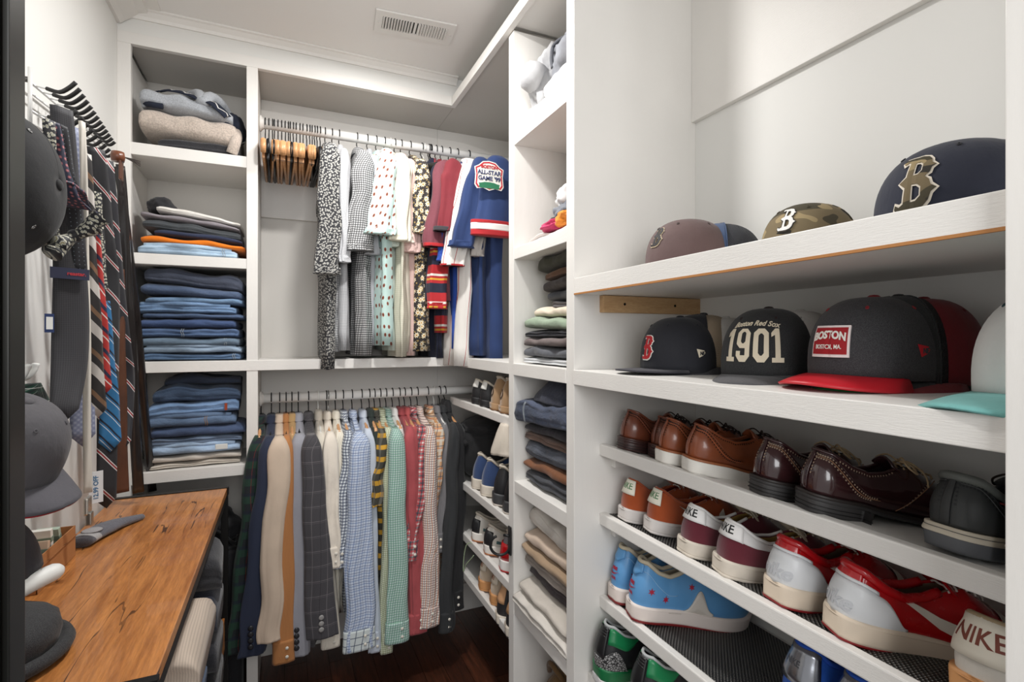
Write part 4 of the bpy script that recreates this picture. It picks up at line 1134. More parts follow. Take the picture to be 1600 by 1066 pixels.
plaidb = check((196,206,222), (((92,118,168),0.0186,.22,'u',.55,0.),((92,118,168),0.0186,.22,'v',.55,0.),((34,54,112),0.0186,.10,'v',.8,.5),((34,54,112),0.0186,.07,'u',.6,.5)), wr=.4)
ggn = check((222,228,232), (((30,44,80),0.0112,.5,'u',.65,0.),((30,44,80),0.0112,.5,'v',.65,0.)), wr=.4)
gyel = check((222,226,206), (((110,120,60),0.0072,.5,'u',.5,0.),((110,120,60),0.0072,.5,'v',.5,0.)), wr=.4)
ggrn = check((206,224,218), (((44,130,96),0.0087,.42,'u',.6,0.),((44,130,96),0.0087,.42,'v',.55,0.),((40,60,110),0.0087,.14,'v',.7,.5)), wr=.45)
redc = check((226,216,212), (((176,32,46),0.0140,.5,'u',.75,0.),((176,32,46),0.0140,.5,'v',.75,0.),((26,30,52),0.0280,.24,'u',.8,.26),((26,30,52),0.0280,.24,'v',.7,.26)), wr=.4)
mulc = check((226,220,212), (((180,50,44),0.0091,.35,'u',.6,0.),((40,50,60),0.0091,.25,'v',.75,0.),((200,120,60),0.0182,.2,'u',.5,.5)), wr=.5)
orgp = check((206,160,118), (((226,220,206),0.0400,.3,'u',.7,0.),((226,220,206),0.0400,.3,'v',.6,0.),((60,70,90),0.0400,.10,'u',.7,.5),((60,70,90),0.0400,.10,'v',.7,.5),((210,110,50),0.0400,.12,'v',.6,.75)), wr=.4)
yelp = check((60,58,50), (((214,160,40),.045,.4,'v',.8,0.),((100,98,90),.045,.3,'u',.6,.3)), wr=.4)
creamt = check((228,222,208), (((200,186,160),.008,.3,'u',.5,0.),), wr=.8)
low = [
 ('dark green and black tartan jacket at the left end of the lower rod','jacket',408,352,380,1018,1.985,tartan,dict(J,shx=None,hem=940)),
 ('navy blazer with four dark sleeve buttons, second from the left','jacket',424,370,414,1022,1.95,fabric(34,42,64,wr=.3,var=.05),dict(J,buttons=(bh,4,.0),hem=960,hanger='black')),
 ('beige cream wool blazer beside the navy blazer','jacket',437,404,437,1001,1.93,fabric(204,184,164,wr=.3,var=.05),dict(J,hem=1024,wtop=.036)),
 ('tan orange corduroy shirt with a stitched cuff','shirt',447,426,459,1031,1.945,check((180,122,72),(((150,96,52),.0026,.4,'u',.5,0.),),wr=.3),dict(wtop=.024,hanger='black',fold=.002)),
 ('mustard brown jacket showing as a narrow strip behind the tan corduroy shirt','jacket',456,452,464,905,1.985,fabric(176,142,96,wr=.4),dict(J,wtop=.018,hem=860)),
 ('light grey blazer with dark sleeve buttons','jacket',466,455,483,1022,1.955,fabric(150,150,158,wr=.3,var=.05),dict(J,buttons=(bh,4,-.012),hem=980,hanger='black')),
 ('charcoal windowpane check blazer with horn sleeve buttons','jacket',482,480,528,994,1.925,winp,dict(J,buttons=(plain(150,148,146,.3),3,-.006),hem=1014)),
 ('cream white shirt with smooth sleeve beside the windowpane blazer','shirt',497,502,530,1008,1.985,fabric(222,214,200,wr=.8),dict(wtop=.026,hanger='white',fold=.004,colh=.036)),
 ('creased ivory shirt between the cream and the textured white shirts','shirt',510,508,532,884,1.950,fabric(228,218,204,wr=.9),dict(wtop=.026,hem=960,fold=.006)),
 ('textured white shirt left of the navy gingham','shirt',524,516,530,860,1.985,creamt,dict(wtop=.022,hem=960)),
 ('navy and white gingham shirt','shirt',536,520,540,884,1.955,ggn,dict(wtop=.024,hem=960)),
 ('light blue plaid shirt with navy lines and a broad checked cuff','shirt',550,536,585,1012,1.915,plaidb,dict(wtop=.036,fold=.005,cuffm=check((206,214,214), (((44,60,92),.026,.12,'u',.8,0.),((44,60,92),.026,.12,'v',.8,0.)),wr=.3))),
 ('pale blue shirt seen as a strip beside the blue plaid shirt','shirt',565,576,594,1014,1.965,fabric(196,204,216,wr=.5),dict(wtop=.022)),
 ('dark green shirt hanging short behind the pale blue shirt','shirt',577,580,590,778,1.995,fabric(38,48,44),dict(wtop=.016,hem=800,cuff=False)),
 ('yellow and grey plaid flannel shirt','shirt',585,578,592,790,1.965,yelp,dict(wtop=.020,hem=900,cuff=False)),
 ('yellow green fine check shirt left of the green check shirt','shirt',594,594,612,1016,1.970,gyel,dict(wtop=.022)),
 ('green and navy small check shirt with a wide sleeve','shirt',603,602,638,1000,1.925,ggrn,dict(wtop=.030,fold=.004)),
 ('plain bright white shirt glimpsed between the green check and the salmon shirts','shirt',613,612,622,800,1.99,fabric(222,220,216),dict(wtop=.016,hem=900,cuff=False)),
 ('salmon red chambray shirt with rolled looking cuff','shirt',624,638,664,986,1.945,fabric(168,76,80,wr=.9,var=.12),dict(wtop=.024,fold=.006)),
 ('coral red shirt tucked behind the salmon shirt','shirt',632,630,646,860,1.985,fabric(180,84,84,wr=.8),dict(wtop=.020,hem=940)),
 ('red navy and white large check shirt','shirt',642,634,652,872,1.955,redc,dict(wtop=.026,hem=960)),
 ('white shirt with small red and dark checks, wide sleeve','shirt',652,656,682,976,1.935,mulc,dict(wtop=.022,fold=.005)),
 ('orange and cream plaid shirt right of the red checks','shirt',668,664,678,850,1.975,orgp,dict(wtop=.024,hem=940)),
 ('mid grey shirt right of the orange plaid shirt','shirt',678,678,690,860,1.985,fabric(118,116,118),dict(wtop=.018,hem=930,hanger='white')),
 ('charcoal fine striped shirt','shirt',687,686,706,984,1.950,check((48,50,52),(((30,30,32),.006,.5,'v',.5,0.),)),dict(wtop=.022,hanger='black')),
 ('black shirt with raised collar at the right end of the lower rod','shirt',695,696,722,950,1.975,fabric(32,32,34,wr=.7),dict(wtop=.034,fold=.006,colh=.05)),
]
for i, r_ in enumerate(low):
    px_garment(r_, ZL, G1, 'wooden hanger with black hook holding a garment on the lower rod', 'wooden hangers carrying garments on the lower rod', i+1, 'jacket' if r_[1] == 'jacket' else 'dress_shirt')
# ---- upper rod, short sleeved shirts
G2 = 'short sleeved shirts on the upper rod'
flo = floral((42,42,46), (186,184,178), (60,60,60), 125, .33, .12)
wck = check((222,222,222), (((90,92,98),.0085,.22,'u',.7,0.),((90,92,98),.0085,.22,'v',.7,0.)), wr=.6)
lck = check((206,206,208), (((120,122,128),.006,.3,'u',.5,0.),((120,122,128),.006,.3,'v',.5,0.)), wr=.6)
bgg = check((214,214,214), (((26,26,30),.0085,.5,'u',.75,0.),((26,26,30),.0085,.5,'v',.75,0.)), wr=.6)
mint = floral((190,216,210), (150,84,60), (84,44,36), 46, .20, .10, leaf=None, rnd=.45, asp=.6)
daisy = floral((50,46,46), (226,214,186), (190,140,50), 36, .34, .12, petals=8, rnd=.7, leaf=(150,128,80))
pnk = check((220,190,182), (((200,166,158),.004,.5,'v',.5,0.),), wr=.7)
cr1 = check((226,222,204), (((206,202,180),.008,.4,'u',.4,0.),((206,202,180),.008,.4,'v',.4,0.)), wr=.6)
SS = dict(short=True, cuff=False, wtop=.040, fold=.006)
upl = [
 ('black short sleeved shirt with small white flowers, longest at the left end','shirt',508,490,531,428,1.925,flo,dict(SS,hem=578,wtop=.034,hanger='black')),
 ('white and grey check shirt beside the black flowered shirt','shirt',519,517,540,400,1.985,wck,dict(SS,hem=550,wtop=.024,hanger='black')),
 ('pale grey fine check shirt with an open collar','shirt',530,528,545,410,1.965,lck,dict(SS,hem=548,wtop=.022,hanger='black')),
 ('black and white gingham shirt','shirt',558,543,584,392,1.955,bgg,dict(SS,hem=556,wtop=.034,bodyt=.022)),
 ('light grey polo shirt behind the mint shirt','shirt',574,574,594,398,1.985,fabric(176,178,182),dict(SS,hem=540,wtop=.028)),
 ('mint green shirt printed with small brown and red figures','shirt',588,572,614,366,1.90,mint,dict(SS,hem=540,wtop=.034,bodyt=.020)),
 ('pale mint seersucker shirt','shirt',601,600,620,385,1.975,fabric(206,216,204,wr=.8),dict(SS,hem=548,wtop=.026)),
 ('cream shirt with fine checks','shirt',610,608,636,376,1.925,cr1,dict(SS,hem=558,wtop=.030,hanger='white')),
 ('ivory shirt right of the cream check shirt','shirt',617,620,644,378,1.955,fabric(228,222,206,wr=.5),dict(SS,hem=550,wtop=.028,hanger='black')),
 ('blush pink fine striped shirt','shirt',627,630,652,394,1.975,pnk,dict(SS,hem=556,wtop=.028)),
 ('dark shirt covered with cream daisies','shirt',641,646,668,365,1.955,daisy,dict(SS,hem=549,wtop=.030,bodyt=.024)),
]
for i, r_ in enumerate(upl):
    px_garment(r_, ZU, G2, 'wooden hanger with black hook holding a shirt on the upper rod', 'wooden hangers carrying shirts on the upper rod', i+31, 'short_sleeved_shirt')
# ---- jerseys
G3 = 'sports jerseys at the right end of the upper rod'
nvj = fabric(32,54,100,wr=.35,var=.07); royal = fabric(40,76,164,wr=.3); maroonh = fabric(112,50,62,heather=.4); redj = fabric(176,34,40); whj = fabric(232,228,222,wr=.4)
wst = check((230,226,220),(((176,28,36),.060,.045,'u',.95,.3),),wr=.4)
nk = fabric(26,30,52)
strp = check((176,34,40),(((26,30,52),.11,.34,'v',1.,0.),((226,222,214),.11,.08,'v',1.,.4),((214,160,50),.11,.07,'v',1.,.55)))
jl = [
 ('plain black and navy jersey at the back beside the daisy shirt','jersey',684,668,690,470,1.99,nk,dict(SS,hem=560,wtop=.04)),
 ('heather maroon short sleeved jersey','jersey',694,664,690,386,1.93,maroonh,dict(SS,hem=470,wtop=.05,trim=[(0,.012,redj)])),
 ('striped red navy and yellow jersey hanging low','jersey',690,666,697,482,1.955,strp,dict(SS,hem=520,wtop=.03)),
 ('dark red jersey right of the heather maroon one','jersey',706,680,702,362,1.90,fabric(120,34,44),dict(SS,hem=400,wtop=.04,trim=[(0,.016,fabric(60,56,60))])),
 ('royal blue jersey behind the white jersey','jersey',712,684,706,408,1.925,royal,dict(SS,hem=545,wtop=.04)),
 ('white baseball jersey with red piping and pinstripes','jersey',732,690,722,416,1.875,wst,dict(SS,hem=572,wtop=.036,bodyt=.030,trim=[(0,.006,redj)],hem_dx=-.02)),
 ('plain navy jersey between the white and the patched jerseys','jersey',750,700,738,386,1.84,nvj,dict(SS,hem=556,wtop=.045,bodyt=.02)),
 ('grey and navy jersey edge hanging between two navy jerseys','jersey',764,738,752,400,1.88,fabric(196,190,184),dict(SS,hem=530,wtop=.02,bodyt=.012)),
 ('navy baseball jersey with round sleeve patch and white and red cuff','jersey',776,738,796,368,1.80,nvj,dict(SS,hem=570,wtop=.060,bodyt=.028,fold=.004,trim=[(-.004,.016,redj),(.016,.040,plain(236,232,228,.7)),(.040,.052,redj)])),
]
for i, r_ in enumerate(jl):
    o = px_garment(r_, ZU, G3, 'wooden hanger with black hook holding a jersey on the upper rod', 'wooden hangers carrying jerseys on the upper rod', i+51, 'jersey')
jj = o
# sleeve patch on the front jersey (embroidered badge)
Yp = 1.792
x0, x1 = PX(738, Yp), PX(783, Yp); zt_, zb_ = PZ(253, x0, Yp), PZ(297, x0, Yp)
pw_, ph_ = (x1-x0), (zt_-zb_); cxp, czp = (x0+x1)/2, (zt_+zb_)/2
def badge(w_, h_): return [(w_*x, h_*y) for x, y in ((-.5,-.35),(-.42,-.48),(-.2,-.44),(0,-.52),(.2,-.44),(.42,-.48),(.5,-.35),(.47,.0),(.5,.28),(.36,.36),(.22,.5),(0,.54),(-.22,.5),(-.36,.36),(-.5,.28),(-.47,0))]
def up(g, dy, z=0, x=0):
    V = np.asarray(g[0]); W = np.zeros_like(V); W[:,0] = cxp+V[:,0]+x; W[:,1] = Yp-.022-dy-V[:,2]+ .10*0; W[:,2] = czp+V[:,1]+z; return W, [f[::-1] for f in g[1]]
pt = put('sleeve_patch', up(shape2d([badge(pw_, ph_)], .001), .001), plain(228,226,218,.7), jj, world=True, smooth=False)
put('patch_ring', up(shape2d([badge(pw_*.93, ph_*.93), badge(pw_*.84, ph_*.84)], .0006), .0022), plain(186,28,44,.7), pt, world=True, smooth=False)
put('patch_field', up(shape2d([badge(pw_*.72, ph_*.22)], .0006), .0024, -ph_*.34), plain(40,112,78,.7), pt, world=True, smooth=False)
put('patch_word', up(text2d('ALL-STAR', pw_*.185, .0006, bold=.0006), .0036, ph_*.11), plain(30,44,90,.7), pt, world=True, smooth=False)
put('patch_word', up(text2d("GAME '99", pw_*.185, .0006, bold=.0006), .0036, -ph_*.10), plain(30,44,90,.7), pt, world=True, smooth=False)
put('patch_word', up(text2d('BOSTON', pw_*.14, .0006, bold=.0006), .0036, ph_*.31), plain(186,28,44,.7), pt, world=True, smooth=False)
for wds, dz in (('ALL-STAR', .11), ("GAME '99", -.10)):
    put('patch_word_outline', up(text2d(wds, pw_*.185, .0004, bold=.0018), .0030, ph_*dz), plain(236,232,226,.7), pt, world=True, smooth=False)
# ---- empty hangers
proto = None
def copy_tree(o, parent=None):
    c = o.copy(); C.objects.link(c); c.parent = parent
    for ch in o.children: copy_tree(ch, c)
    return c
pw_h = hanger('wooden_hanger', 'empty contoured wooden hanger with trouser bar at the left end of the upper rod', 'empty wooden hangers on the upper rod', 0, ZU, w=.19, thick=.012, drop=.060)
pb_h = hanger('hanger', 'empty black flat hanger among the wooden ones at the left end of the upper rod', 'empty black hangers on the upper rod', 0, ZU, w=.19, mat_=BLKP, thick=.007, drop=.060)
fw = fb = True
hx = [(412,0),(418,1),(424,0),(427,1),(433,0),(439,0),(445,0),(450,0),(453,1),(458,0),(463,0),(469,0),(474,0),(480,0),(485,0),(489,1),(493,1),(497,1),(502,0)]
kids_w, kids_b = [], []
for i, (p_, k_) in enumerate(hx):
    src = pb_h if k_ else pw_h
    if k_ and fb: t = src; fb = False
    elif (not k_) and fw: t = src; fw = False
    else: t = copy_tree(src)
    t.location = (PX(p_+2, 2.0)*.55+PX(p_, 2.19)*.45+.0, 2.188, ZU); t.rotation_euler = (0,0,R(rg.uniform(-3,3)))
bpy.context.view_layer.update()
hanger('hanger', 'empty white plastic hanger between the daisy shirt and the jerseys', None, PX(662,2.19), ZU, yaw=R(14), mat_=WHTP, hook=WHTP, thick=.005, w=.19)
hanger('hanger', 'empty black plastic hanger behind the white one near the jerseys', None, PX(659,2.19), ZU, yaw=R(6), mat_=BLKP, thick=.005, w=.19)
t = hanger('hanger', 'spare chrome wire hanger hooked between garments on the lower rod', None, PX(513,2.19), ZL, mat_=CHR, hook=CHR, thick=.0025, w=.15, bar=False)
# ================= folded clothes =================
def folded(w, d, h, seed=0, layers=2, puff=.25, sag=.0, nx=30, tilt=0., lump=.004):
    """folded garment: x = width, fold faces -y, z up from 0; layered fold edge in front and at the sides"""
    r = random.Random(seed); n = 44; V = []; U = []; L = 0
    o1, o2 = r.random()*9, r.random()*9
    for i in range(nx+1):
        q = -1+2*i/nx; e = (1-abs(q)**7)**.5 if abs(q) < 1 else 0; e = max(e, .0)
        x = q*w/2
        ed = .55+.45*e; wob = .010*mnoise.noise((q*1.4+o1, o2, 0))
        hh = h*(.72+.28*e)*(1+.18*mnoise.noise((q*2+o1, 3.1, o2)))
        dd = d*(1-.05*(1-e))
        per = 0; last = None
        for k in range(n):
            a = 2*PI*k/n; c, s_ = cos(a), sin(a)
            y = dd/2*math.copysign(abs(c)**.55, c); z = hh/2*math.copysign(abs(s_)**.62, s_)
            # creases between the layers on the front fold
            if c < -.55:
                for l in range(1, layers):
                    zc = -hh/2+hh*l/layers; y += .011*math.exp(-((z-zc)/(.10*h+.0012))**2)*(1 if e > .3 else .4)
                y += .004*mnoise.noise((q*4+o1, z*60, o2))
            z += lump*mnoise.noise((x*14+o1, y*11+o2, .5))*(1.4 if z > 0 else .3)
            zz = z+hh/2+tilt*x+sag*(q*q)
            yy = y+wob
            if last: per += math.hypot(yy-last[0], zz-last[1])
            last = (yy, zz); V.append((x, yy, zz)); U.append((x+o1, per))
    F = grid_faces(nx+1, n, True); F.append(tuple(range(n))[::-1]); F.append(tuple(nx*n+k for k in range(n)))
    return V, F, U
def seam(w, d, h, x, m, t, frac=.6):
    pts = [(x+.002*sin(k), -d/2-.0016+ (.006*abs(q)**3), h*(.5+.42*q)) for k, q in enumerate(np.linspace(-1,1,8))]
    put('stitched_seam', tube(pts, .0009, 5), m, t)
def stack(base, zs_, items, name, group, w, d, yaw, seed):
    """items bottom to top: (label, thickness, material, dx, dyaw, options)"""
    z = zs_; out = []
    for i, it in enumerate(items):
        lb, th, m = it[:3]; o = it[3] if len(it) > 3 else {}
        nm = o.get('name', name); cat = o.get('cat', 'trousers')
        t = thing(nm, lb, cat, (base[0]+o.get('dx',0), base[1]+o.get('dy',0), z+.0006), (0,0,yaw+R(o.get('yaw',0))), group)
        ww = w*o.get('w',1); dd = d*o.get('d',1)
        put('folded_cloth', folded(ww, dd, th*1.05, seed*31+i, o.get('layers',1 if i % 3 else 2), tilt=o.get('tilt',0), lump=o.get('lump',.0055), sag=o.get('sag',0)), m, t)
        if o.get('seam'):
            sx, sm_m = o['seam']; seam(ww, dd, th, sx*ww/2, sm_m, t)
            seam(ww, dd, th, sx*ww/2+.006, sm_m, t)
        if o.get('waist'):      # rolled waistband edge on top
            put('waistband', tube([tuple(v) for v in spline([(-ww*.45,-dd*.42,th*.9),(-ww*.15,-dd*.47,th*1.0),(ww*.18,-dd*.46,th*.96),(ww*.44,-dd*.43,th*.85)], 18)], th*.22, 8), m, t)
        if o.get('patch'):
            put('worn_patch', box(ww*.22, ww*.36, -dd/2-.0035, -dd/2+.004, th*.35, th*.85, .002), plain(214,214,210,.9), t, smooth=False)
        if o.get('label'):
            put('brand_tab', box(ww*.34, ww*.37, -dd/2-.0045, -dd/2+.004, th*.3, th*.8, .0005), plain(150,60,30,.7), t, smooth=False)
        out.append(t); z += th*.97
    return out
cop = plain(150,112,70,.6); pale = plain(150,156,160,.8)
CX, CYY = -.288, 2.195
def zof(py, X=-.29, Y=2.07): return PZ(py, X, Y)
# jeans, cubby between S2 and mid shelf (z = SM top .. )
D = denim
jeansA = [
 ('medium blue jeans at the bottom of the upper jeans stack', .026, D(66,89,117,.4), dict(seam=(.86,pale))),
 ('pale grey blue jeans second from the bottom of the upper jeans stack', .026, D(111,127,144,.5), dict(waist=1,dx=.004)),
 ('slate blue jeans third from the bottom of the upper jeans stack', .030, D(82,99,115,.35), dict(dx=-.004,seam=(.7,pale))),
 ('blue jeans with a pointed pocket flap, middle of the upper jeans stack', .034, D(64,85,117,.35), dict(dx=-.012,w=1.04,seam=(-.1,pale))),
 ('deep blue jeans above the ones with the pocket flap', .034, D(48,67,103,.25), dict(dx=-.008,w=.96)),
 ('thin dark blue jeans in the upper jeans stack', .018, D(58,76,104,.3), dict(dx=.010)),
 ('light blue washed jeans with rumpled left end', .034, D(91,116,146,.5), dict(dx=-.014,waist=1)),
 ('faded blue jeans, third from the top of the upper jeans stack', .026, D(88,113,140,.5), dict(dx=.012,w=.96)),
 ('navy washed jeans with a crumpled cuff, second from the top of the upper jeans stack', .036, D(58,73,98,.35), dict(dx=.004,tilt=-.06,lump=.008)),
 ('dark indigo jeans, slanting, on top of the upper jeans stack', .056, D(56,62,77,.25), dict(dx=.010,tilt=-.11,layers=3,lump=.008,w=.98)),
]
stack((CX, CYY), SM[1], jeansA, 'folded_jeans', 'jeans in the upper jeans cubby', .300, .25, R(-2), 1)
put_ = [
 ('ecru folded trousers at the bottom of the lower jeans stack', .020, fabric(202,194,182,wr=.5), dict()),
 ('stone beige trousers second from the bottom of the lower jeans stack', .024, fabric(186,178,168,wr=.5), dict(dx=.004)),
 ('light ripped jeans with a white worn patch', .036, D(126,145,167,.5), dict(waist=1,patch=1)),
 ('grey blue jeans above the ripped pair', .026, D(87,102,123,.4), dict(dx=.006)),
 ('dark blue jeans, middle of the lower jeans stack', .036, D(52,67,95,.3), dict(dx=.012,w=1.04)),
 ('medium blue jeans with a stitched leg seam', .042, D(74,93,118,.35), dict(dx=-.012,seam=(.3,cop),waist=1)),
 ('light blue jeans with a small brown tab', .048, D(96,122,155,.45), dict(dx=-.004,tilt=.03,label=1,lump=.007)),
 ('dark teal blue jeans, bulky, second from the top of the lower jeans stack', .055, D(47,64,87,.35), dict(dx=.006,layers=3,lump=.010,w=.96)),
 ('very dark jeans on top of the lower jeans stack', .030, D(35,44,61,.25), dict(dx=.02,lump=.012,w=.86,d=.8,dy=.02)),
]
stack((CX+.005, CYY), SB[1], put_, 'folded_jeans', 'jeans in the lower jeans cubby', .272, .25, R(2), 2)
# tops
tops = [
 ('pale blue denim at the bottom of the mixed stack', .036, D(144,165,185,.5), dict(dx=-.01,waist=1,seam=(.7,pale))),
 ('bright orange folded shirt', .026, fabric(232,122,14,wr=.6), dict(dx=.006,w=1.06,tilt=-.04,lump=.006,name='folded_shirt',cat='shirt')),
 ('navy blue folded shirt above the orange one', .020, fabric(40,48,74,wr=.6), dict(dx=.02,w=.9,tilt=-.06,name='folded_shirt',cat='shirt')),
 ('charcoal grey folded sweatshirt above the navy shirt', .034, fabric(74,78,82,wr=.7), dict(tilt=-.09,lump=.008,layers=3,name='folded_shirt',cat='shirt')),
 ('lilac grey folded shirt in the mixed stack', .022, fabric(136,130,136,wr=.6), dict(dx=-.004,tilt=-.10,name='folded_shirt',cat='shirt')),
 ('white folded tee with wavy edge', .024, fabric(222,218,212,wr=.8), dict(dx=.02,w=.86,tilt=-.13,lump=.008,layers=3,name='folded_shirt',cat='shirt')),
]
stack((CX, CYY), S2[1], tops, 'folded_jeans', 'folded clothes in the second cubby from the top', .292, .25, 0, 3)
t = thing('folded_shirt', 'black shirt bunched at the left end on top of the mixed stack', 'shirt', (CX-.105, CYY-.035, S2[1]+.155), (0,0,0), 'folded clothes in the second cubby from the top')
def blob(rx, ry, rz, seed, amp=.25, f=3., sub=4, rough=.5):
    bm = bmesh.new(); bmesh.ops.create_icosphere(bm, subdivisions=sub, radius=1)
    o = Vector((seed*3.7, seed*1.3, seed*.7))
    for v in bm.verts:
        p = v.co.copy(); n1 = mnoise.noise(p*f*.5+o); rd = 1-abs(mnoise.noise(p*f+o))*2
        k = 1+amp*n1+amp*rough*rd*.6
        v.co = Vector((p.x*rx*k, p.y*ry*k, p.z*rz*k))
        if v.co.z < -rz*.72: v.co.z = -rz*.72
    bm.verts.index_update(); g = ([(v.co.x, v.co.y, v.co.z+rz*.72) for v in bm.verts], [tuple(v.index for v in f_.verts) for f_ in bm.faces]); bm.free(); return g
def with_uv(g):
    V = np.asarray(g[0]); return V, g[1], np.c_[V[:,0]+V[:,1]*.4, V[:,2]]
put('bunched_cloth', blob(.042,.07,.032,3), fabric(34,34,38,wr=.8), t)
# sweaters on the top cubby
G = 'sweaters in the top cubby'
t = thing('sweater', 'black wool sweater under the beige one in the top cubby', 'sweater', (CX+.02, CYY, S1[1]+.0006), (0,0,0), G)
put('folded_cloth', folded(.245,.24,.044,71,2,lump=.006), knit(46,46,50,320), t)
t = thing('sweater', 'beige fleecy wool sweater, thick, in the middle of the top cubby', 'sweater', (CX-.004, CYY-.006, S1[1]+.044), (0,0,R(-2)), G)
put('folded_cloth', folded(.292,.25,.092,72,1,tilt=-.10,lump=.010), knit(198,184,172,200,1.0), t)
put('sleeve', tube([tuple(v) for v in spline([(.135,-.06,.062),(.142,-.10,.03),(.138,-.118,-.002),(.128,-.112,-.034)], 14)], [.018]*14, 12), knit(198,184,172,200,1.0), t)
nord = NT('nordic_knit'); u_ = nord.n.new('ShaderNodeSeparateXYZ'); nord.L(nord.uv(), u_.inputs[0])
zig = nord.math('ABSOLUTE', nord.math('SUBTRACT', nord.math('FRACT', nord.math('MULTIPLY', u_.outputs[0], 22)), .5))
dv = nord.math('SUBTRACT', u_.outputs[1], nord.math('MULTIPLY', zig, .030))
ln = nord.math('LESS_THAN', nord.math('ABSOLUTE', nord.math('SUBTRACT', dv, -.0075)), .0025)
NORD = nord.fin(nord.mix(ln, rgb(30,36,52), rgb(214,212,208)), .95, nord.bump(nord.noise(nord.obj(), 300, 2), .7, .001))
lgk = knit(176,180,186,300,.8)
t = thing('sweater', 'light grey shawl collar sweater with navy zigzag bands, on top in the top cubby', 'sweater', (CX-.01, CYY-.01, S1[1]+.130), (0,0,R(-3)), G)
put('folded_cloth', folded(.275,.23,.058,73,1,tilt=-.10,lump=.012), lgk, t)
def ribbon(path, wd, m, nm, par, nrm=(0,-.5,.8), th=.003, uvs=True):
    P = spline(path, 26); n = Vector(nrm).normalized(); G_ = np.zeros((26, 6, 3)); U_ = np.zeros((26, 6, 2)); L = 0
    for i in range(26):
        t_ = Vector(P[min(i+1,25)]-P[max(i-1,0)]).normalized(); b = n.cross(t_).normalized()
        if i: L += np.linalg.norm(P[i]-P[i-1])
        for j in range(6):
            q = j/5-.5; G_[i,j] = np.array(Vector(P[i])+b*wd*q+n*.004*(1-4*q*q)); U_[i,j] = (L, wd*q)
    put(nm, solid(G_, U_, -th), m, par)
ribbon([(-.10,-.055,.078),(-.055,-.085,.078),(-.005,-.105,.068),(.035,-.116,.052)], .030, NORD, 'zigzag_band', t)
ribbon([(.045,-.100,.052),(.075,-.118,.044),(.105,-.122,.020),(.125,-.120,.000)], .040, NORD, 'zigzag_band', t)
put('shawl_collar', tube([tuple(v) for v in spline([(-.10,.02,.07),(-.02,-.02,.092),(.03,-.08,.082),(.05,-.115,.045),(.07,-.09,.075),(.10,-.03,.070),(.125,.02,.03)], 30)], [.012+.008*sin(PI*i/29) for i in range(30)], 12), lgk, t)
for bx_, bz_ in ((.042,.086),(.070,.082)):
    b = put('button', lathe([(.0,-.001),(.0085,0),(.0085,.003),(.006,.0035),(.004,.0018),(.0,.0018)], 18), plain(26,24,24,.3), t); b.location = (bx_, -.098, bz_-.022); b.rotation_euler = (R(50), 0, 0)
put('cuff_ribs', join(*[tube([(-.128-.001*k, -.06+.014*k, .070-.003*k), (-.134, -.085+.012*k, .040), (-.130, -.090+.010*k, .008)], .0062, 6) for k in range(4)]), lgk, t)
put('navy_trim', tube([tuple(v) for v in spline([(-.125,-.09,.022),(-.10,-.112,.012),(-.07,-.115,.010)], 12)], .010, 8), NORD, t)
t = thing('sweater', 'black and white patterned knit bunched at the right of the top cubby', 'sweater', (CX+.115, CYY-.03, S1[1]+.085), (0,0,0), G)
put('bunched_cloth', with_uv(blob(.042,.07,.052,12,.3)), NORD, t)
# ---- right cubbies; opening faces -X
def rc(items, base, zs_, group, w=.30, d=.27, seed=5, name='folded_trousers', yaw=0): return stack(base, zs_, items, name, group, w, d, R(-90)+R(yaw), seed)
RX, RY = .830, 1.300
F_ = lambda r,g,b,**k: fabric(r,g,b,wr=.7,**k)
c3 = [
 ('white tee at the bottom of the stack in the third right cubby', .020, F_(212,214,216), dict(w=1.04,cat='shirt',lump=.006)),
 ('blue grey shirt with dark piping above the white tee', .034, F_(86,88,94), dict(cat='shirt')),
 ('grey brown satin trousers in the third right cubby', .028, F_(104,92,90), dict(w=.98,lump=.008)),
 ('black shirt under the sage green one', .022, F_(44,44,50), dict(w=.94,cat='shirt')),
 ('sage green sweatshirt with rounded fold', .036, F_(138,154,132), dict(w=1.0,dy=.0,tilt=-.04,lump=.007,cat='shirt')),
 ('cream cable edge sweater above the sage green one', .030, F_(214,200,180), dict(w=.86,dy=-.02,dx=.02,tilt=-.04,lump=.006,cat='sweater')),
 ('grey shirt above the cream sweater', .024, F_(100,96,98), dict(w=.74,dy=-.04,dx=.05,cat='shirt')),
 ('dark slate shirt in the upper half of the third right cubby', .036, F_(66,68,74), dict(w=.76,dy=-.035,dx=.05,cat='shirt',lump=.007)),
 ('black brown trousers under the brown shirt', .036, F_(54,46,46), dict(w=.84,dy=-.025,dx=.035,tilt=.05)),
 ('brown shirt second from the top in the third right cubby', .028, F_(110,80,60), dict(w=.8,dy=-.03,dx=.045,tilt=.06,cat='shirt')),
 ('dark olive sweater on top in the third right cubby', .046, F_(58,56,42), dict(w=.88,dy=-.02,dx=.03,tilt=.06,cat='sweater',lump=.010)),
]
rc(c3, (.80, 1.298), SM[1], 'clothes in the third right cubby', .29, .24, 6, 'folded_shirt', 0)
c4 = [
 ('charcoal trousers at the bottom of the fourth right cubby', .045, F_(60,62,68), dict()),
 ('rust brown trousers with a dark edge', .034, F_(112,68,38), dict(w=.98,lump=.007)),
 ('dark grey denim above the rust trousers', .055, D(69,73,83,.2), dict(lump=.008,layers=3)),
 ('taupe brown trousers in the fourth right cubby', .030, F_(104,82,72), dict(w=.96)),
 ('near black trousers under the corduroy', .030, F_(40,36,42), dict(w=1.0)),
 ('navy corduroy trousers with worn seam, thick fold', .075, D(52,60,79,.3), dict(w=1.06,layers=3,lump=.014,tilt=.05,dx=-.03,seam=(-.5,pale))),
]
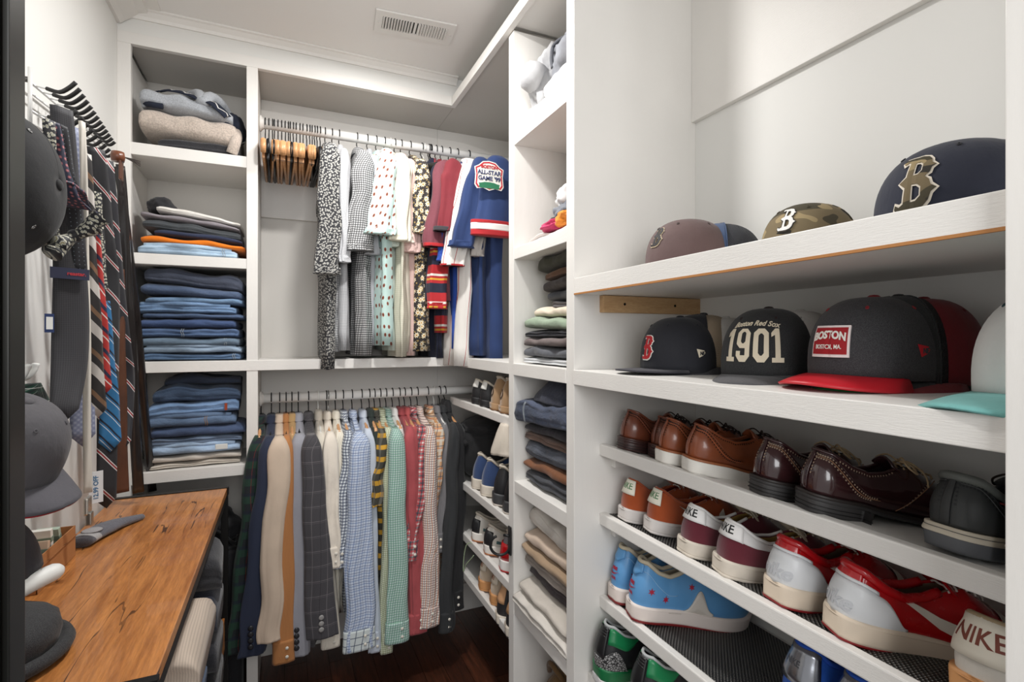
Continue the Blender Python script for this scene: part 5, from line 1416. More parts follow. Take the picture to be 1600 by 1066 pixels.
rc(c4, (.82, 1.302), SB[1], 'trousers in the fourth right cubby', .31, .27, 7)
t = thing('trousers', 'dark navy trousers slumped against the side above the corduroy pair', 'trousers', (.86, 1.27, SB[1]+.262), (0,0,0), 'trousers in the fourth right cubby')
put('draped_leg', loft([(0,.0,.098,.12,.05),(0,.0,.07,.15,.085),(-.01,0,.03,.17,.13),(-.02,0,.0,.17,.14)], 40, .008, 5, 1, 16), D(34,38,53,.15), t)
ZF = H-.828
c5 = [
 ('ivory chinos at the bottom of the fifth right cubby', .045, F_(206,200,192), dict(w=1.06,dx=-.05,lump=.008)),
 ('off white chinos above the ivory pair', .036, F_(196,188,178), dict(dx=-.03,lump=.006)),
 ('dark taupe trousers in the fifth right cubby', .045, F_(70,62,64), dict(lump=.008,layers=3)),
 ('grey beige trousers in the fifth right cubby', .040, F_(150,140,132), dict(dx=-.01)),
 ('tan khaki trousers in the fifth right cubby', .034, F_(158,134,108), dict(w=1.04,dx=-.02)),
 ('pale sand trousers with visible fold', .040, F_(196,176,158), dict(dx=-.01,lump=.008)),
 ('cream trousers on top in the fifth right cubby', .055, F_(214,208,200), dict(layers=3,lump=.012,tilt=-.08)),
]
rc(c5, (.83, 1.302), ZF, 'trousers in the fifth right cubby', .31, .27, 8)
t = thing('duffel_bag', 'olive brown soft bag on the floor in the lowest right cubby', 'bag', (.83, 1.300, .002), (0,0,0), None)
put('bag_body', blob(.15,.145,.205,21,.14,2.2), F_(112,82,44), t)
put('handle', tube([tuple(v) for v in spline([(-.09,-.06,.31),(-.12,-.03,.36),(-.12,.02,.36),(-.10,.06,.31)], 16)], .008, 8), F_(96,70,38), t)
t = thing('folded_shirt', 'grey cloth under the olive bag in the lowest right cubby', 'cloth', (.72, 1.32, .001), (0,0,0), None)
put('bunched_cloth', blob(.05,.10,.03,25), F_(120,120,130), t)
# top right cubbies, loose bundles
G = 'clothes in the top right cubby'
t = thing('towel', 'white towel with thin black stripes folded in the top right cubby', 'towel', (.790,1.290,S1[1]+.001), (0,0,R(-90)), G)
tw = check((232,230,226),(((60,60,66),.032,.07,'u',.8,0.),),wr=.7)
put('folded_cloth', folded(.30,.22,.060,81,3,lump=.010,tilt=-.05), tw, t)
t = thing('towel', 'plain white towel on the striped one in the top right cubby', 'towel', (.800,1.250,S1[1]+.060), (0,0,R(-90)), G)
put('folded_cloth', folded(.19,.20,.050,82,2,lump=.010), F_(226,224,220), t)
gm = F_(168,168,170)
t = thing('sweatshirt', 'light grey sweatshirt with a rolled open cuff in the top right cubby', 'sweatshirt', (.755,1.405,S1[1]+.055), (0,0,0), G)
put('body', blob(.06,.055,.105,31,.36,3.8), gm, t)
V = []; n = 28
cuff = [(.030,0),(.041,.008),(.046,.03),(.040,.055),(.034,.060),(.030,.055),(.031,.03),(.024,.008)]
c_ = put('rolled_cuff', lathe(cuff, 26), gm, t); c_.location = (-.040,-.030,.075); c_.rotation_euler = (R(-10), R(-65), R(-20))
t = thing('sweatshirt', 'dark grey hooded top with a zip opening above the light grey one', 'sweatshirt', (.790,1.300,S1[1]+.105), (0,0,0), G)
put('body', blob(.07,.075,.080,35,.4,4.), F_(128,130,136), t)
put('zip_placket', tube([tuple(v) for v in spline([(-.060,.050,.085),(-.066,.030,.105),(-.062,.0,.112),(-.05,-.03,.112)], 16)], .005, 8), F_(70,72,78), t)
put('zip_placket', tube([tuple(v) for v in spline([(-.066,.030,.104),(-.072,.026,.07),(-.070,.022,.04)], 12)], .006, 8), F_(84,86,92), t)
t = thing('cloth', 'small orange and cream cloth at the right of the top right cubby', 'cloth', (.755,1.175,S1[1]+.155), (0,0,0), G)
put('bunched_cloth', blob(.035,.03,.035,38), F_(204,140,70), t)
G = 'clothes in the second right cubby'
t = thing('towel', 'white cloth with pink edge at the bottom of the second right cubby', 'cloth', (.775,1.285,S2[1]+.001), (0,0,R(-90)), G)
put('folded_cloth', folded(.27,.18,.026,84,2,lump=.010), F_(224,216,212), t)
for lb, x, y, z, r_, c, sd in (('hot pink cloth in the second right cubby', .735,1.30,.024,(.05,.055,.020),(190,50,96),41), ('orange cloth beside the pink one', .735,1.215,.026,(.05,.060,.026),(232,140,40),42), ('black cloth lying over the pink one', .77,1.300,.048,(.05,.075,.020),(36,34,38),43),
                               ('grey tee bunched in the second right cubby', .80,1.345,.066,(.05,.052,.040),(116,120,128),44), ('white tee bunched above the grey one', .82,1.360,.115,(.055,.055,.042),(222,222,222),45), ('pale grey shirt on top in the second right cubby', .84,1.345,.165,(.05,.040,.045),(200,198,200),46)):
    t = thing('cloth', lb, 'cloth', (x,y,S2[1]+z), (0,0,0), G); put('bunched_cloth', blob(*r_, sd, .38, 4.2), F_(*c), t)
# ---- corner shoe shelves
KX = .672
zA, zB_, zC_, zD_ = H-.255, H-.585, H-.79, H-.945
def csh(lb, y, z, up, mids, outs, tabm=None, word=None, wm=None, kind='low', w=.9, x=KX, yaw=-12, **k):
    return sneaker(lb, (x, y, z+.003), R(yaw), R(8), 'shoes on the corner shelves', up, None, mids, outs, tabm, word, wm, kind=kind, w=w, **k)
blk = leather(28,28,30, rough=.5, coat=0, var=.1); tanl = sued(158,126,92)
csh('black low shoe with white heel tab, left one on the top corner shelf', 1.90, zA, blk, blk, blk, plain(216,214,208,.6), tabh=(.6,1), sole_h=.02)
csh('black low shoe with white heel tab, right one on the top corner shelf', 1.81, zA, blk, blk, blk, plain(216,214,208,.6), tabh=(.6,1), sole_h=.02)
for lb, y in (('tan shoe with ring mark on the heel, left one', 1.70), ('tan shoe with ring mark on the heel, right one', 1.615)):
    a, s = csh(lb+' on the top corner shelf', y, zA, tanl, tanl, plain(120,84,50,.6), None, kind='mid', sole_h=.02)
    A_ = [(.017*cos(q), .017*sin(q)) for q in np.linspace(0,2*PI,24)[:-1]]; B_ = [(.012*cos(q), .012*sin(q)) for q in np.linspace(0,2*PI,24)[:-1]]
    put('ring_mark', s.decal(shape2d([A_, B_], .0004), 0, .042, .0015), plain(60,44,34,.7), a, smooth=False)
bl2 = sued(44,66,108)
csh('blue sneaker with cream sole, left one on the second corner shelf', 1.90, zB_, bl2, drt, drt, None, kind='mid', sole_h=.034)
csh('blue sneaker with cream sole, right one on the second corner shelf', 1.80, zB_, bl2, drt, drt, None, kind='mid', sole_h=.034)
csh('black high sneaker with white sole line, left one on the second corner shelf', 1.68, zB_, blk, plain(60,60,62,.5), plain(200,190,180,.6), None, kind='mid', sole_h=.036)
csh('black high sneaker with white sole line, right one on the second corner shelf', 1.585, zB_, blk, plain(60,60,62,.5), plain(200,190,180,.6), None, kind='mid', sole_h=.036)
for lb, y in (('left one', 1.90), ('right one', 1.765)):
    a, s = csh('white and black sneaker with gum outsole, '+lb+' on the third corner shelf', y, zC_, leather(206,200,190, rough=.4, coat=.1, var=.06, patina=(180,170,160)), plain(226,220,212,.5), plain(176,106,60,.5), None, sole_h=.030)
    put('heel_counter', s.band(-.12,.12,.05,.75,.0018,.0018,14,4), blk, a)
    for sg in (-1, 1): put('side_stripe', s.band(sg*.16, sg*.30, lambda q: .25, lambda q: .42, .0018, .0015, 10, 2), plain(60,90,90,.5), a)
a, s = csh('red and silver running shoe on the third corner shelf', 1.615, zC_, plain(150,150,154,.35,.5), plain(226,222,218,.5), plain(176,20,28,.5), None, kind='mid', sole_h=.034)
put('heel_counter', s.band(-.26,.26,.05,.60,.0018,.0018,24,4), redm, a)
for lb, y in (('left one', 1.82), ('right one', 1.705)):
    csh('beige sneaker with thick gum sole, '+lb+' on the fourth corner shelf', y, zD_, sued(188,170,148), gum, gum, plain(206,194,176,.6), 'NIKE', plain(150,90,60,.6), tabh=(.55,1), sole_h=.032)
for lb, y in (('left one', 1.625), ('right one', 1.545)):
    csh('black runner with orange heel, '+lb+', front of the fourth corner shelf', y, zD_-.03, leather(40,38,40, rough=.5, coat=0, var=.1), drt, blk, plain(196,150,110,.6), kind='mid', tabh=(.45,1), sole_h=.03, x=KX-.01)
t = thing('lace', 'pale green shoelace hanging over the third corner shelf', 'shoelace', (.655, 1.86, H-.80), (0,0,0), None)
put('cord', tube([tuple(v) for v in spline([(0,-.01,.02),(-.01,.02,.0),(-.012,.045,-.06),(-.010,.055,-.115),(-.012,.02,-.075),(-.006,-.03,-.03),(-.004,-.045,-.015)], 40)], .0018, 6), plain(176,196,160,.7), t)
t = thing('backpack', 'black soft bag above the blue sneakers in the corner', 'bag', (.80, 2.06, zB_+.012), (0,0,0), None)
put('bag_body', blob(.13,.16,.125,51,.2,2.2), fabric(24,24,26), t)
put('flap', blob(.10,.13,.045,52,.25,2.4), fabric(34,34,36), t).location = (-.02,-.01,.165)
put('strap', tube([tuple(v) for v in spline([(-.12,-.08,.14),(-.14,-.02,.18),(-.13,.06,.17),(-.11,.10,.12)], 16)], .009, 8), fabric(20,20,22), t)
t = thing('folded_jeans', 'pale beige cloth hanging off the shelf edge above the black high sneakers', 'cloth', (.70,1.545,zB_+.205), (0,0,0), None)
put('draped_cloth', loft([(0,0,.10,.05,.03),(-.01,0,.05,.055,.033),(-.025,.0,.0,.05,.033)], 24, .005, 4, 1, 10), F_(196,186,172), t)
# hook on the post
t = thing('hook', 'black curved metal hook on the shelving post', 'hook', (XF-.002, 1.487, PZ(852, XF, 1.487)), (0,0,0), None)
put('plate', box(-.006,-.0005,-.010,.010,-.03,.06,.002), BLKP, t, smooth=False)
put('ring', tube([(-.012-.030*CY*.6+.031*cos(a)*CY, .0+.018-.031*cos(a)*SY, -.002+.031*sin(a)) for a in np.linspace(R(112), R(355), 26)], .0045, 8), BLKP, t)
put('stem', tube([(-.004,.0,.03),(-.018,.014,.030)], .0045, 8), BLKP, t)
# ================= table and left wall =================
TZ = H-.50
tw = wood((212,142,78),(160,98,48),3.2,(14,1.3,10),.36,.30,(52,28,12),cracks=True)
BM = plain(30,29,28,.45,.5)
TX0, TX1, TY0, TY1 = -.488, -.168, .905, 1.955
tb = thing('console_table', 'console table with oak brown top and black metal frame', 'table', ((TX0+TX1)/2, (TY0+TY1)/2, 0))
put('tabletop', box(TX0+.004, TX1-.004, TY0+.004, TY1-.004, TZ-.022, TZ, .002), tw, tb, world=True, smooth=False)
for nm, g in (('frame_rail', box(TX0, TX1, TY1-.004, TY1+.016, TZ-.024, TZ+.002)), ('frame_rail', box(TX0, TX1, TY0-.012, TY0+.004, TZ-.024, TZ+.002)), ('frame_rail', box(TX1-.022, TX1-.004, TY0+.004, TY1-.004, TZ-.042, TZ-.022)), ('frame_rail', box(TX0+.004, TX0+.022, TY0, TY1, TZ-.042, TZ-.022))):
    put(nm, g, BM, tb, world=True, smooth=False)
for x_, y_ in ((TX1-.022, TY1-.004), (TX1-.022, TY0-.012), (TX0, TY1-.004), (TX0, TY0-.012)):
    put('leg', box(x_, x_+.020, y_, y_+.020, 0, TZ-.002, .001), BM, tb, world=True, smooth=False)
LZ = H-1.0
put('lower_shelf', box(TX0+.02, TX1-.022, TY0+.0, TY1, LZ-.018, LZ, .001), tw, tb, world=True, smooth=False)
put('frame_rail', box(TX1-.020, TX1-.002, TY0+.004, TY1-.004, LZ-.03, LZ-.010), BM, tb, world=True, smooth=False)
# clothes on the lower shelf
G = 'clothes piled under the console table'
pile = [
 ('blue plaid shirt at the bottom of the pile under the table', .085, denim(60,84,130,.3), dict(lump=.012,cat='shirt')),
 ('maroon cloth in the pile under the table', .030, F_(112,40,54), dict(dx=.02,cat='cloth')),
 ('faded blue jeans in the pile under the table', .060, D(84,104,134,.4), dict(layers=3,lump=.014,dx=.01)),
 ('dark jeans in the pile under the table', .050, D(48,54,70,.3), dict(lump=.012,layers=3)),
 ('white ribbed knit in the pile under the table', .050, knit(206,202,194,300), dict(layers=3,lump=.010,dx=.02,cat='sweater')),
 ('cream ribbed sweater, thick, upper part of the pile under the table', .088, check((206,190,174),(((170,154,140),.005,.4,'u',.5,0.),),wr=.5), dict(layers=2,lump=.020,dx=.03,tilt=-.05,cat='sweater')),
]
stack((-.325, 1.38), LZ+.001, pile, 'folded_sweater', G, .27, .32, R(0), 14)
stack((-.285,1.63), LZ+.001, [('black folded sweatshirt at the bottom of the far pile under the table', .11, knit(34,34,38,300), dict(lump=.012,cat='sweater')), ('charcoal folded knit in the middle of the far pile under the table', .11, knit(44,44,50,300), dict(lump=.012,cat='sweater')), ('navy folded knit high in the far pile under the table', .108, knit(36,40,56,300), dict(lump=.012,cat='sweater'))], 'folded_sweater', G, .25, .17, 0, 15)
t = thing('folded_sweater','dark grey wool sweater at the far end of the pile under the table','sweater',(-.285,1.63,LZ+.323),(0,0,R(4)),G)
put('folded_cloth', folded(.26,.17,.105,141,2,lump=.014), knit(50,50,54,300), t)
t = thing('basket', 'wooden tray edge with grey cloth behind the pile under the table', 'tray', (-.26,1.80,LZ+.002), (0,0,0), None)
put('tray_side', box(-.10,.088,-.07,-.06,0,.10,.002), tw, t, smooth=False); put('tray_side', box(.080,.088,-.07,.08,0,.10,.002), tw, t, smooth=False); put('tray_base', box(-.10,.088,-.07,.08,0,.008), tw, t, smooth=False)
put('cloth_inside', blob(.07,.055,.075,61), F_(116,116,124), t).location = (.01,.01,.01)
# dark things below the lowest cubby
t = thing('storage_bin', 'black fabric bin on the floor below the jeans cubbies', 'bin', (-.285,2.19,.0), (0,0,0), None)
put('bin_body', box(-.15,.15,-.12,.14,.0,.56,.02), fabric(26,26,30), t)
put('rim', tube([(-.14,-.11,.56),(.14,-.11,.56),(.14,.13,.56),(-.14,.13,.56)], .008, 8, True), fabric(20,20,22), t)
t = thing('bag', 'black soft bag lying on the black bin', 'bag', (-.27,2.17,.572), (0,0,0), None)
put('bag_body', blob(.12,.10,.07,63), fabric(28,28,32), t)
put('strap', tube([tuple(v) for v in spline([(.02,-.09,.08),(.07,-.10,.05),(.11,-.08,-.02+.02),(.12,-.05,.02)], 14)], .006, 6), fabric(18,18,20), t)
# --- things on the table
kr = plain(176,120,72,.75,bump=.05,bscale=300)
t = thing('cardboard_box', 'open kraft cardboard box on the table against the wall', 'box', (-.462, 1.39, TZ+.001), (0,0,0), None)
for nm, g in (('box_side', box(-.026,.024,-.100,-.098,0,.068)), ('box_side', box(-.026,.024,.098,.100,0,.068)), ('box_side', box(.0225,.0245,-.10,.10,0,.068)), ('box_side', box(-.026,-.024,-.10,.10,0,.068)), ('box_base', box(-.024,.0225,-.098,.098,0,.002))): put(nm, g, kr, t, smooth=False)
put('box_lip', box(.0245,.0265,-.10,.10,.045,.0475), plain(150,98,56,.7), t, smooth=False)
for lb, y_, z_, c, rx in (('pale green printed card packet in the box', .035,.030,(170,186,170),12), ('beige card packet in the box', -.045,.022,(206,180,156),-14), ('white slip of paper in the box', -.012,.040,(226,224,216),6)):
    q = thing('card_packet', lb, 'packet', (-.462,1.39+y_,TZ+z_), (R(rx),0,0), 'packets in the cardboard box')
    put('packet', box(-.020,.020,-.006,.006,0,.062,.001), plain(*c,.5), q, smooth=False)
    put('printed_band', box(-.0205,.0205,-.0065,.0065,.036,.046), plain(120,140,126,.5), q, smooth=False)
t = thing('sock', 'grey sock lying on the table beside the cardboard box', 'sock', (-.420,1.62,TZ+.001), (0,0,R(-10)), None)
sk = knit(98,98,106,500,.5); skp = [( -.010,-.120,.011,.030,.0),(-.008,-.06,.013,.033,0),(.0,.0,.014,.036,0),(.012,.05,.013,.030,0),(.036,.10,.010,.020,0),(.055,.135,.008,.010,0)]
V = []; n = 20; S_ = spline([(a,b,c,d_) for a,b,c,d_,_ in skp], 24)
for a, b, c, d_ in S_:
    for k in range(n): th = 2*PI*k/n; V.append(((a+d_*cos(th))*.85, b*.72, max(0, c*.9+c*sin(th))))
F = grid_faces(24, n, True)+[tuple(range(n))[::-1], tuple(23*n+k for k in range(n))]
put('sock_body', (V, F), sk, t)
put('heel_patch', lathe([(.0,.0275),(.018,.0265),(.022,.024)], 16, 'z', (-.005,-.04,0)), knit(160,158,160,500,.5), t)
put('toe_band', [(np.array(V[2*n:5*n])*[1.03,1,1.04]).tolist(), grid_faces(3, n, True)], knit(170,168,168,500,.5), t)
# caps and glove at the near left of the table
blkw = fabric(22,22,25,heather=.5)
t = thing('beanie', 'black speckled knit hat on the near end of the table', 'hat', (-.395,1.03,TZ+.002), (0,0,0), None)
put('hat_body', [(np.array(blob(.075,.085,.050,77,.12,2.)[0])).tolist(), blob(.075,.085,.050,77,.12,2.)[1]], blkw, t)
put('folded_brim', tube([(.078*cos(a), .088*sin(a), .014) for a in np.linspace(0,2*PI,40)[:-1]], .011, 8, True), blkw, t)
t = thing('golf_glove', 'white perforated glove finger lying on the black hat', 'glove', (-.375,1.055,TZ+.085), (0,0,0), None)
wl = leather(228,228,224, rough=.5, coat=0, var=.04, patina=(200,200,196))
def finger(P, r): return tube([tuple(v) for v in spline(P, 20)], [r*(.9+.1*sin(PI*i/19)) if i < 17 else r*(1-((i-16)/3.3)**2*.75) for i in range(20)], 14)
put('thumb', finger([(-.085,-.075,-.012),(-.045,-.03,.004),(.0,.02,.018),(.030,.060,.022)], .015), wl, t)
put('finger', finger([(-.085,-.02,.0),(-.06,.02,.012),(-.040,.055,.018)], .012), wl, t)
put('palm', blob(.045,.05,.020,79,.1,2.), wl, t).location = (-.09,-.06,-.03)
put('perforation', join(*[lathe([(.0011,0),(.0002,.0003)], 6, 'z', (-.035+.0085*k+.004*(j%2), -.018+.010*k-.0, .0225+.0026*k-.0015*j*0)) for k in range(6) for j in range(2)]), plain(110,108,104,.8), t)['kind'] = 'stuff'
t = thing('cloth', 'small royal blue cloth under the black hat', 'cloth', (-.365,.925,TZ+.001), (0,0,0), None)
put('folded_cloth', folded(.07,.04,.012,88), fabric(40,74,150), t)
# --- caps hanging near the door
k = Crown(.128,.092,.145,.3)
t = cap('baseball_cap', 'black cap with metal eyelets hanging on the wall by the door', (-.484,1.10,H+.25), R(-6), k, fabric(26,26,28,wr=.3), None, group=None, bill=True, tilt=(R(0), R(88)))
for c in t.children:
    if c.name.startswith('eyelet'): c.data.materials[0] = plain(150,150,150,.25,1)
t = cap('baseball_cap', 'faded grey cap with red edged brim hanging above the cardboard box', (-.430,1.115,H-.205), R(-22), Crown(.086,.076,.120,.6), fabric(84,82,86,wr=.7), fabric(80,78,84), munder=plain(150,20,34,.5), group=None, tilt=(R(6), R(30)), drop=.022, ext=.048)
t = cap('baseball_cap', 'dark charcoal cap hanging below the faded grey cap', (-.446,1.10,H-.395), R(-20), Crown(.080,.075,.105,.6), fabric(44,42,48), None, group=None, bill=False, tilt=(R(6), R(-8)))
t = thing('wall_hook', 'white double coat hook on the left wall above the grey cap', 'hook', (XL, 1.33, PZ(590,XL,1.33)), (0,0,0), None)
put('plate', box(.0005,.006,-.012,.012,-.05,.04,.002), WHTP, t, smooth=False)
for yy in (-.012,.016): put('prong', tube([tuple(v) for v in spline([(.004,yy*.2,.01),(.020,yy*.7,-.004),(.032,yy*1.2,.012),(.034,yy*1.4,.026)], 12)], [.005]*10+[.007,.006], 8), WHTP, t)
gt = check((18,64,48),(((14,24,24),.03,.4,'u',.8,0.),((14,24,24),.03,.4,'v',.8,0.),((200,200,196),.03,.05,'u',.8,.3),((200,200,196),.03,.05,'v',.8,.3)))
t = thing('scarf', 'green tartan scarf hanging from the white double hook', 'scarf', (XL+.04,1.32,PZ(600,XL,1.33)), (0,0,0), None)
put('draped_cloth', loft([(0,0,.0,.010,.020),(0,0,-.05,.018,.040),(.004,.01,-.12,.022,.050),(.006,.014,-.19,.020,.052)], 30, .008, 5, 1, 18), gt, t)
# --- tie rack
RKX = XL
t = thing('tie_rack', 'white wire rack on the left wall with black rubber tipped arms', 'rack', (XL, 1.70, H+.5), (0,0,0), None)
WR = plain(226,226,224,.35,.2); TIP = plain(32,31,31,.5)
def Lw(px, py, X=XL+.02):   # point on a plane parallel to the left wall
    Y = X/tan(ang(px)); return Vector((X, Y, PZ(py, X, Y)))
a0, a1 = Lw(47,128), Lw(162,226); b0, b1 = Lw(47,172), Lw(160,244)
put('upright', tube([a0+Vector((0,0,.03)), b0-Vector((0,0,.03))], .004, 8), WR, t, world=True)
put('rail', tube([a0, a1], .0028, 8), WR, t, world=True); put('rail', tube([b0, b1], .0028, 8), WR, t, world=True)
put('rail', tube([a0-Vector((0,0,.022)), a1-Vector((0,0,.014))], .0022, 8), WR, t, world=True)
put('mounting_knob', lathe([(.006,0),(.006,.01),(.003,.014)], 12, 'x', (a0.x-.018, a0.y+.015, a0.z+.01)), plain(90,88,86,.3,.8), t, world=True)
arms = []
N_ = 13
for row, (p0, p1) in enumerate(((a0, a1), (b0, b1))):
    for i in range(N_ if row == 0 else 9):
        q = (i+.6)/(N_ if row == 0 else 9.); p = p0.lerp(p1, q); ks = 1-.6*q; 
        L0 = .062
        pts = [p]+[p+Vector(v)*ks for v in ((.022,-.006,-.004), (.045,-.012,-.010), (L0,-.016,.000), (L0+.014,-.020,.014))]
        put('wire_arm', tube([pts[0], pts[1]], .0018, 6), WR, t, world=True)
        put('rubber_arm', tube([tuple(v) for v in spline([tuple(x) for x in pts[1:]], 10)], .0042, 8), TIP, t, world=True)
        arms.append((row, pts[2]))
# ties: (label, top px,y ; bottom px,y ; width top, width bottom, plane X, material, pointed)
def tie(name, label, cat, pts, X, m, group='ties on the tie rack', th=.004, tip=True, lining=None, loopback=True):
    """pts: (px, py, width in metres) down the blade, on the plane X"""
    name = {'belt':'belt','strap':'suspender_strap','bow tie':'bow_tie'}.get(cat, 'necktie')
    P = [Lw(a, b, X) for a, b, _ in pts]; t = thing(name, label, cat, tuple(P[0]), (0,0,0), group)
    S = spline([tuple(p)+(w_,) for p, (_, _, w_) in zip(P, pts)], 30)
    G_ = np.zeros((30, 7, 3)); U_ = np.zeros((30, 7, 2)); L = 0
    vd = Vector((CY, -SY, 0))                       # blade faces the room, slightly turned
    dr_ = Vector((.55, -.83, 0)).normalized(); nn = Vector((.83,.55,0))
    hd = Vector((-dr_.y, dr_.x, 0))
    for i in range(30):
        if i: L += np.linalg.norm(S[i][:3]-S[i-1][:3])
        for j in range(7):
            q = j/6-.5; p = Vector(S[i][:3])+hd*S[i][3]*q - dr_*0
            p += Vector((dr_.x, dr_.y, 0))*(.004*(1-4*q*q)+.002*sin(i*.5+j))
            G_[i,j] = p; U_[i,j] = (S[i][3]*q, -L)
    if tip:      # pointed end
        z_end = S[-1][2]; w_ = S[-1][3]
        for j in range(7): q = abs(j/6-.5)*2; G_[-1,j,2] = z_end-w_*.55*(1-q)
        for j in range(7): U_[-1,j,1] = U_[-2,j,1]-(S[-2][2]-G_[-1,j,2])
    put('blade', solid(G_, U_, th), m, t)
    if loopback: # folded over the arm and hanging down behind
        p0 = Vector(S[0][:3]); w_ = S[0][3]
        put('neck_fold', tube([p0-hd*w_*.5+Vector((-.006,-.004,.0)), p0+hd*w_*.5+Vector((-.006,-.004,.0))], .0085, 10), m, t, world=True) if False else None
        g2 = G_.copy(); g2[:,:,0] -= .012; g2[:,:,1] += .006; g2[:,:,2] = g2[0:1,:,2]+(g2[:,:,2]-g2[0:1,:,2])*.8
        put('tail', solid(g2, U_, th), m, t, world=False)
    for c in t.children:
        me = c.data
        for v in me.vertices: v.co -= t.location
    return t
tx = check((36,36,40),(((62,60,64),.0036,.4,'u',.5,0.),((62,60,64),.0036,.4,'v',.5,0.)),rough=.7,wr=.1)
def diag(base, layers): return check(base, layers, rough=.6, wr=.1, rot=R(52))
dst = diag((32,32,36),(((206,200,198),.050,.035,'v',1.,0.),((170,40,46),.050,.035,'v',1.,.05),((206,200,198),.050,.035,'v',1.,.10)))
dst2 = diag((38,38,44),(((206,200,198),.044,.04,'v',1.,0.),((170,40,46),.044,.04,'v',1.,.06),((206,200,198),.044,.04,'v',1.,.12)))
redt = diag((176,44,40),(((30,34,66),.032,.22,'v',1.,0.),((220,216,210),.032,.07,'v',1.,.28)))
teal = diag((40,110,160),(((20,28,50),.024,.16,'v',1.,0.),((206,214,220),.024,.06,'v',1.,.2)))
wbk = diag((40,36,36),(((196,190,184),.060,.30,'v',1.,0.),((120,90,66),.060,.14,'v',1.,.5)))
lbl = check((150,156,176),(((110,116,144),.008,.5,'u',.6,0.),((110,116,144),.008,.5,'v',.6,0.)),rough=.6,rot=R(45))
psl = floral((34,38,62),(150,84,92),(190,130,130),100,.26,.12,rnd=.4,rough=.6)
flb = floral((30,30,34),(186,184,170),(150,140,100),170,.36,.12,rough=.6)
dot = floral((30,30,36),(120,130,140),(120,130,140),120,.10,.05,rnd=.1,rough=.6)
X1, X2, X3 = XL+.085, XL+.105, XL+.095
tie('necktie','black belt strap with buckle holes behind the striped ties','belt',[(184,262,.020),(205,420,.024),(222,600,.026),(238,768,.026)],X3-.01,leather(26,22,22),group='belts beside the ties',tip=False,loopback=False)
tie('necktie','black leather belt hanging nearest the shelving','belt',[(188,258,.022),(198,420,.028),(208,600,.030),(216,770,.030)],X3,leather(30,26,26),group='belts beside the ties',tip=False,loopback=False)
bb_ = tie('necktie','brown leather belt with a row of punched holes','belt',[(184,420,.030),(186,600,.034),(190,770,.034)],X3+.004,leather(92,56,38,rough=.5,coat=0),group='belts beside the ties',tip=False,loopback=False)
t = thing('belt_loop','brown leather loop with dark fringe at the end of the rack','strap',tuple(Lw(184,245,X2)),(0,0,0),None)
put('leather_ring', lathe([(.014,-.012),(.016,0),(.014,.012)], 16, 'z'), leather(120,66,38), t)
put('hanging_tab', box(.004,.010,-.012,.012,-.060,-.010,.002), leather(96,54,34), t, smooth=False)
put('fringe', join(*[tube([tuple(v) for v in spline([(.012,.004,.002),(.028,.012,-.004+.002*k),(.044,.020,-.012+.004*k)], 8)], .0012, 5) for k in range(4)]), plain(50,42,38,.8), t)
tie('necktie','black tie with thin red and white diagonal stripes, right of the two alike','tie',[(166,250,.030),(178,400,.036),(190,540,.044),(196,600,.046),(190,690,.044)],X2-.004,dst2,loopback=False)
tie('necktie','black tie with red and white diagonal stripes, left and wider of the two alike','tie',[(150,232,.034),(162,360,.042),(170,480,.046),(166,780,.040)],X2+.004,dst,loopback=False)
tie('necktie','teal blue tie with navy and white stripes and pointed tip','tie',[(164,470,.020),(168,560,.030),(172,640,.040),(172,690,.046)],X2+.010,teal,loopback=False)
tie('necktie','narrow red tie with navy and white stripes','tie',[(147,330,.012),(154,440,.022),(160,540,.026),(164,606,.026)],X2+.016,redt,loopback=False)
tie('necktie','dark tie with broad pale grey diagonal stripes','tie',[(134,240,.020),(142,400,.024),(149,540,.028),(153,640,.032)],X2+.008,wbk,loopback=False)
tie('necktie','black tie with very small flowers behind the striped ties','tie',[(150,300,.020),(152,360,.026),(156,450,.030)],X2,flb,loopback=False)
tie('necktie','long white suspender strap','strap',[(128,190,.012),(134,400,.013),(136,600,.014),(137,770,.015)],X2+.018,plain(206,200,190,.8),tip=False,loopback=False,group=None)
s_ = thing('suspender_clip','metal suspender clip at the bottom of the white strap','clip',tuple(Lw(137,790,X2+.018)),(0,0,0),None)
put('clip_body', box(-.004,.004,-.014,.014,-.018,.018,.003), plain(196,190,180,.25,.8), s_, smooth=False); put('clip_jaw', box(-.002,.008,-.009,.009,-.040,-.014,.002), plain(170,166,158,.3,.9), s_, smooth=False)
tie('necktie','blue grey patterned tie with pointed tip behind the black tie','tie',[(118,200,.022),(122,400,.030),(128,560,.042),(129,680,.046)],X1+.006,lbl,loopback=False)
bt_ = tie('necktie','wide black textured tie with a small navy keeper label','tie',[(96,168,.036),(104,300,.044),(110,440,.056),(110,560,.060),(100,640,.046)],X1+.018,tx,loopback=False)
p_ = Lw(108,428,X1+.018); hd_ = Vector((.83,.55,0)); 
g = box(-.031,.031,-.0065,-.0045,-.011,.011)
kl = put('keeper_label', rotz(g, math.atan2(.55,.83)), plain(40,44,70,.6), bt_, smooth=False); kl.location = p_-bt_.location
g = text2d('reastar.', .010, .0003, bold=.0003); V = g[0]; W = np.c_[V[:,0]+.010, -.0068-V[:,2], V[:,1]]; kw = put('label_word', rotz((W, g[1]), math.atan2(.55,.83)), plain(190,50,60,.6), kl, smooth=False)
tie('necktie','dark tie with tiny pale dots beside the bow ties','tie',[(96,196,.018),(104,260,.024),(116,330,.030),(124,420,.026)],X1+.030,dot,loopback=False)
tie('necktie','navy untied bow tie printed with red paisley','bow tie',[(82,190,.020),(90,250,.028),(98,300,.046),(112,325,.060)],X1+.045,psl,tip=False,loopback=False)
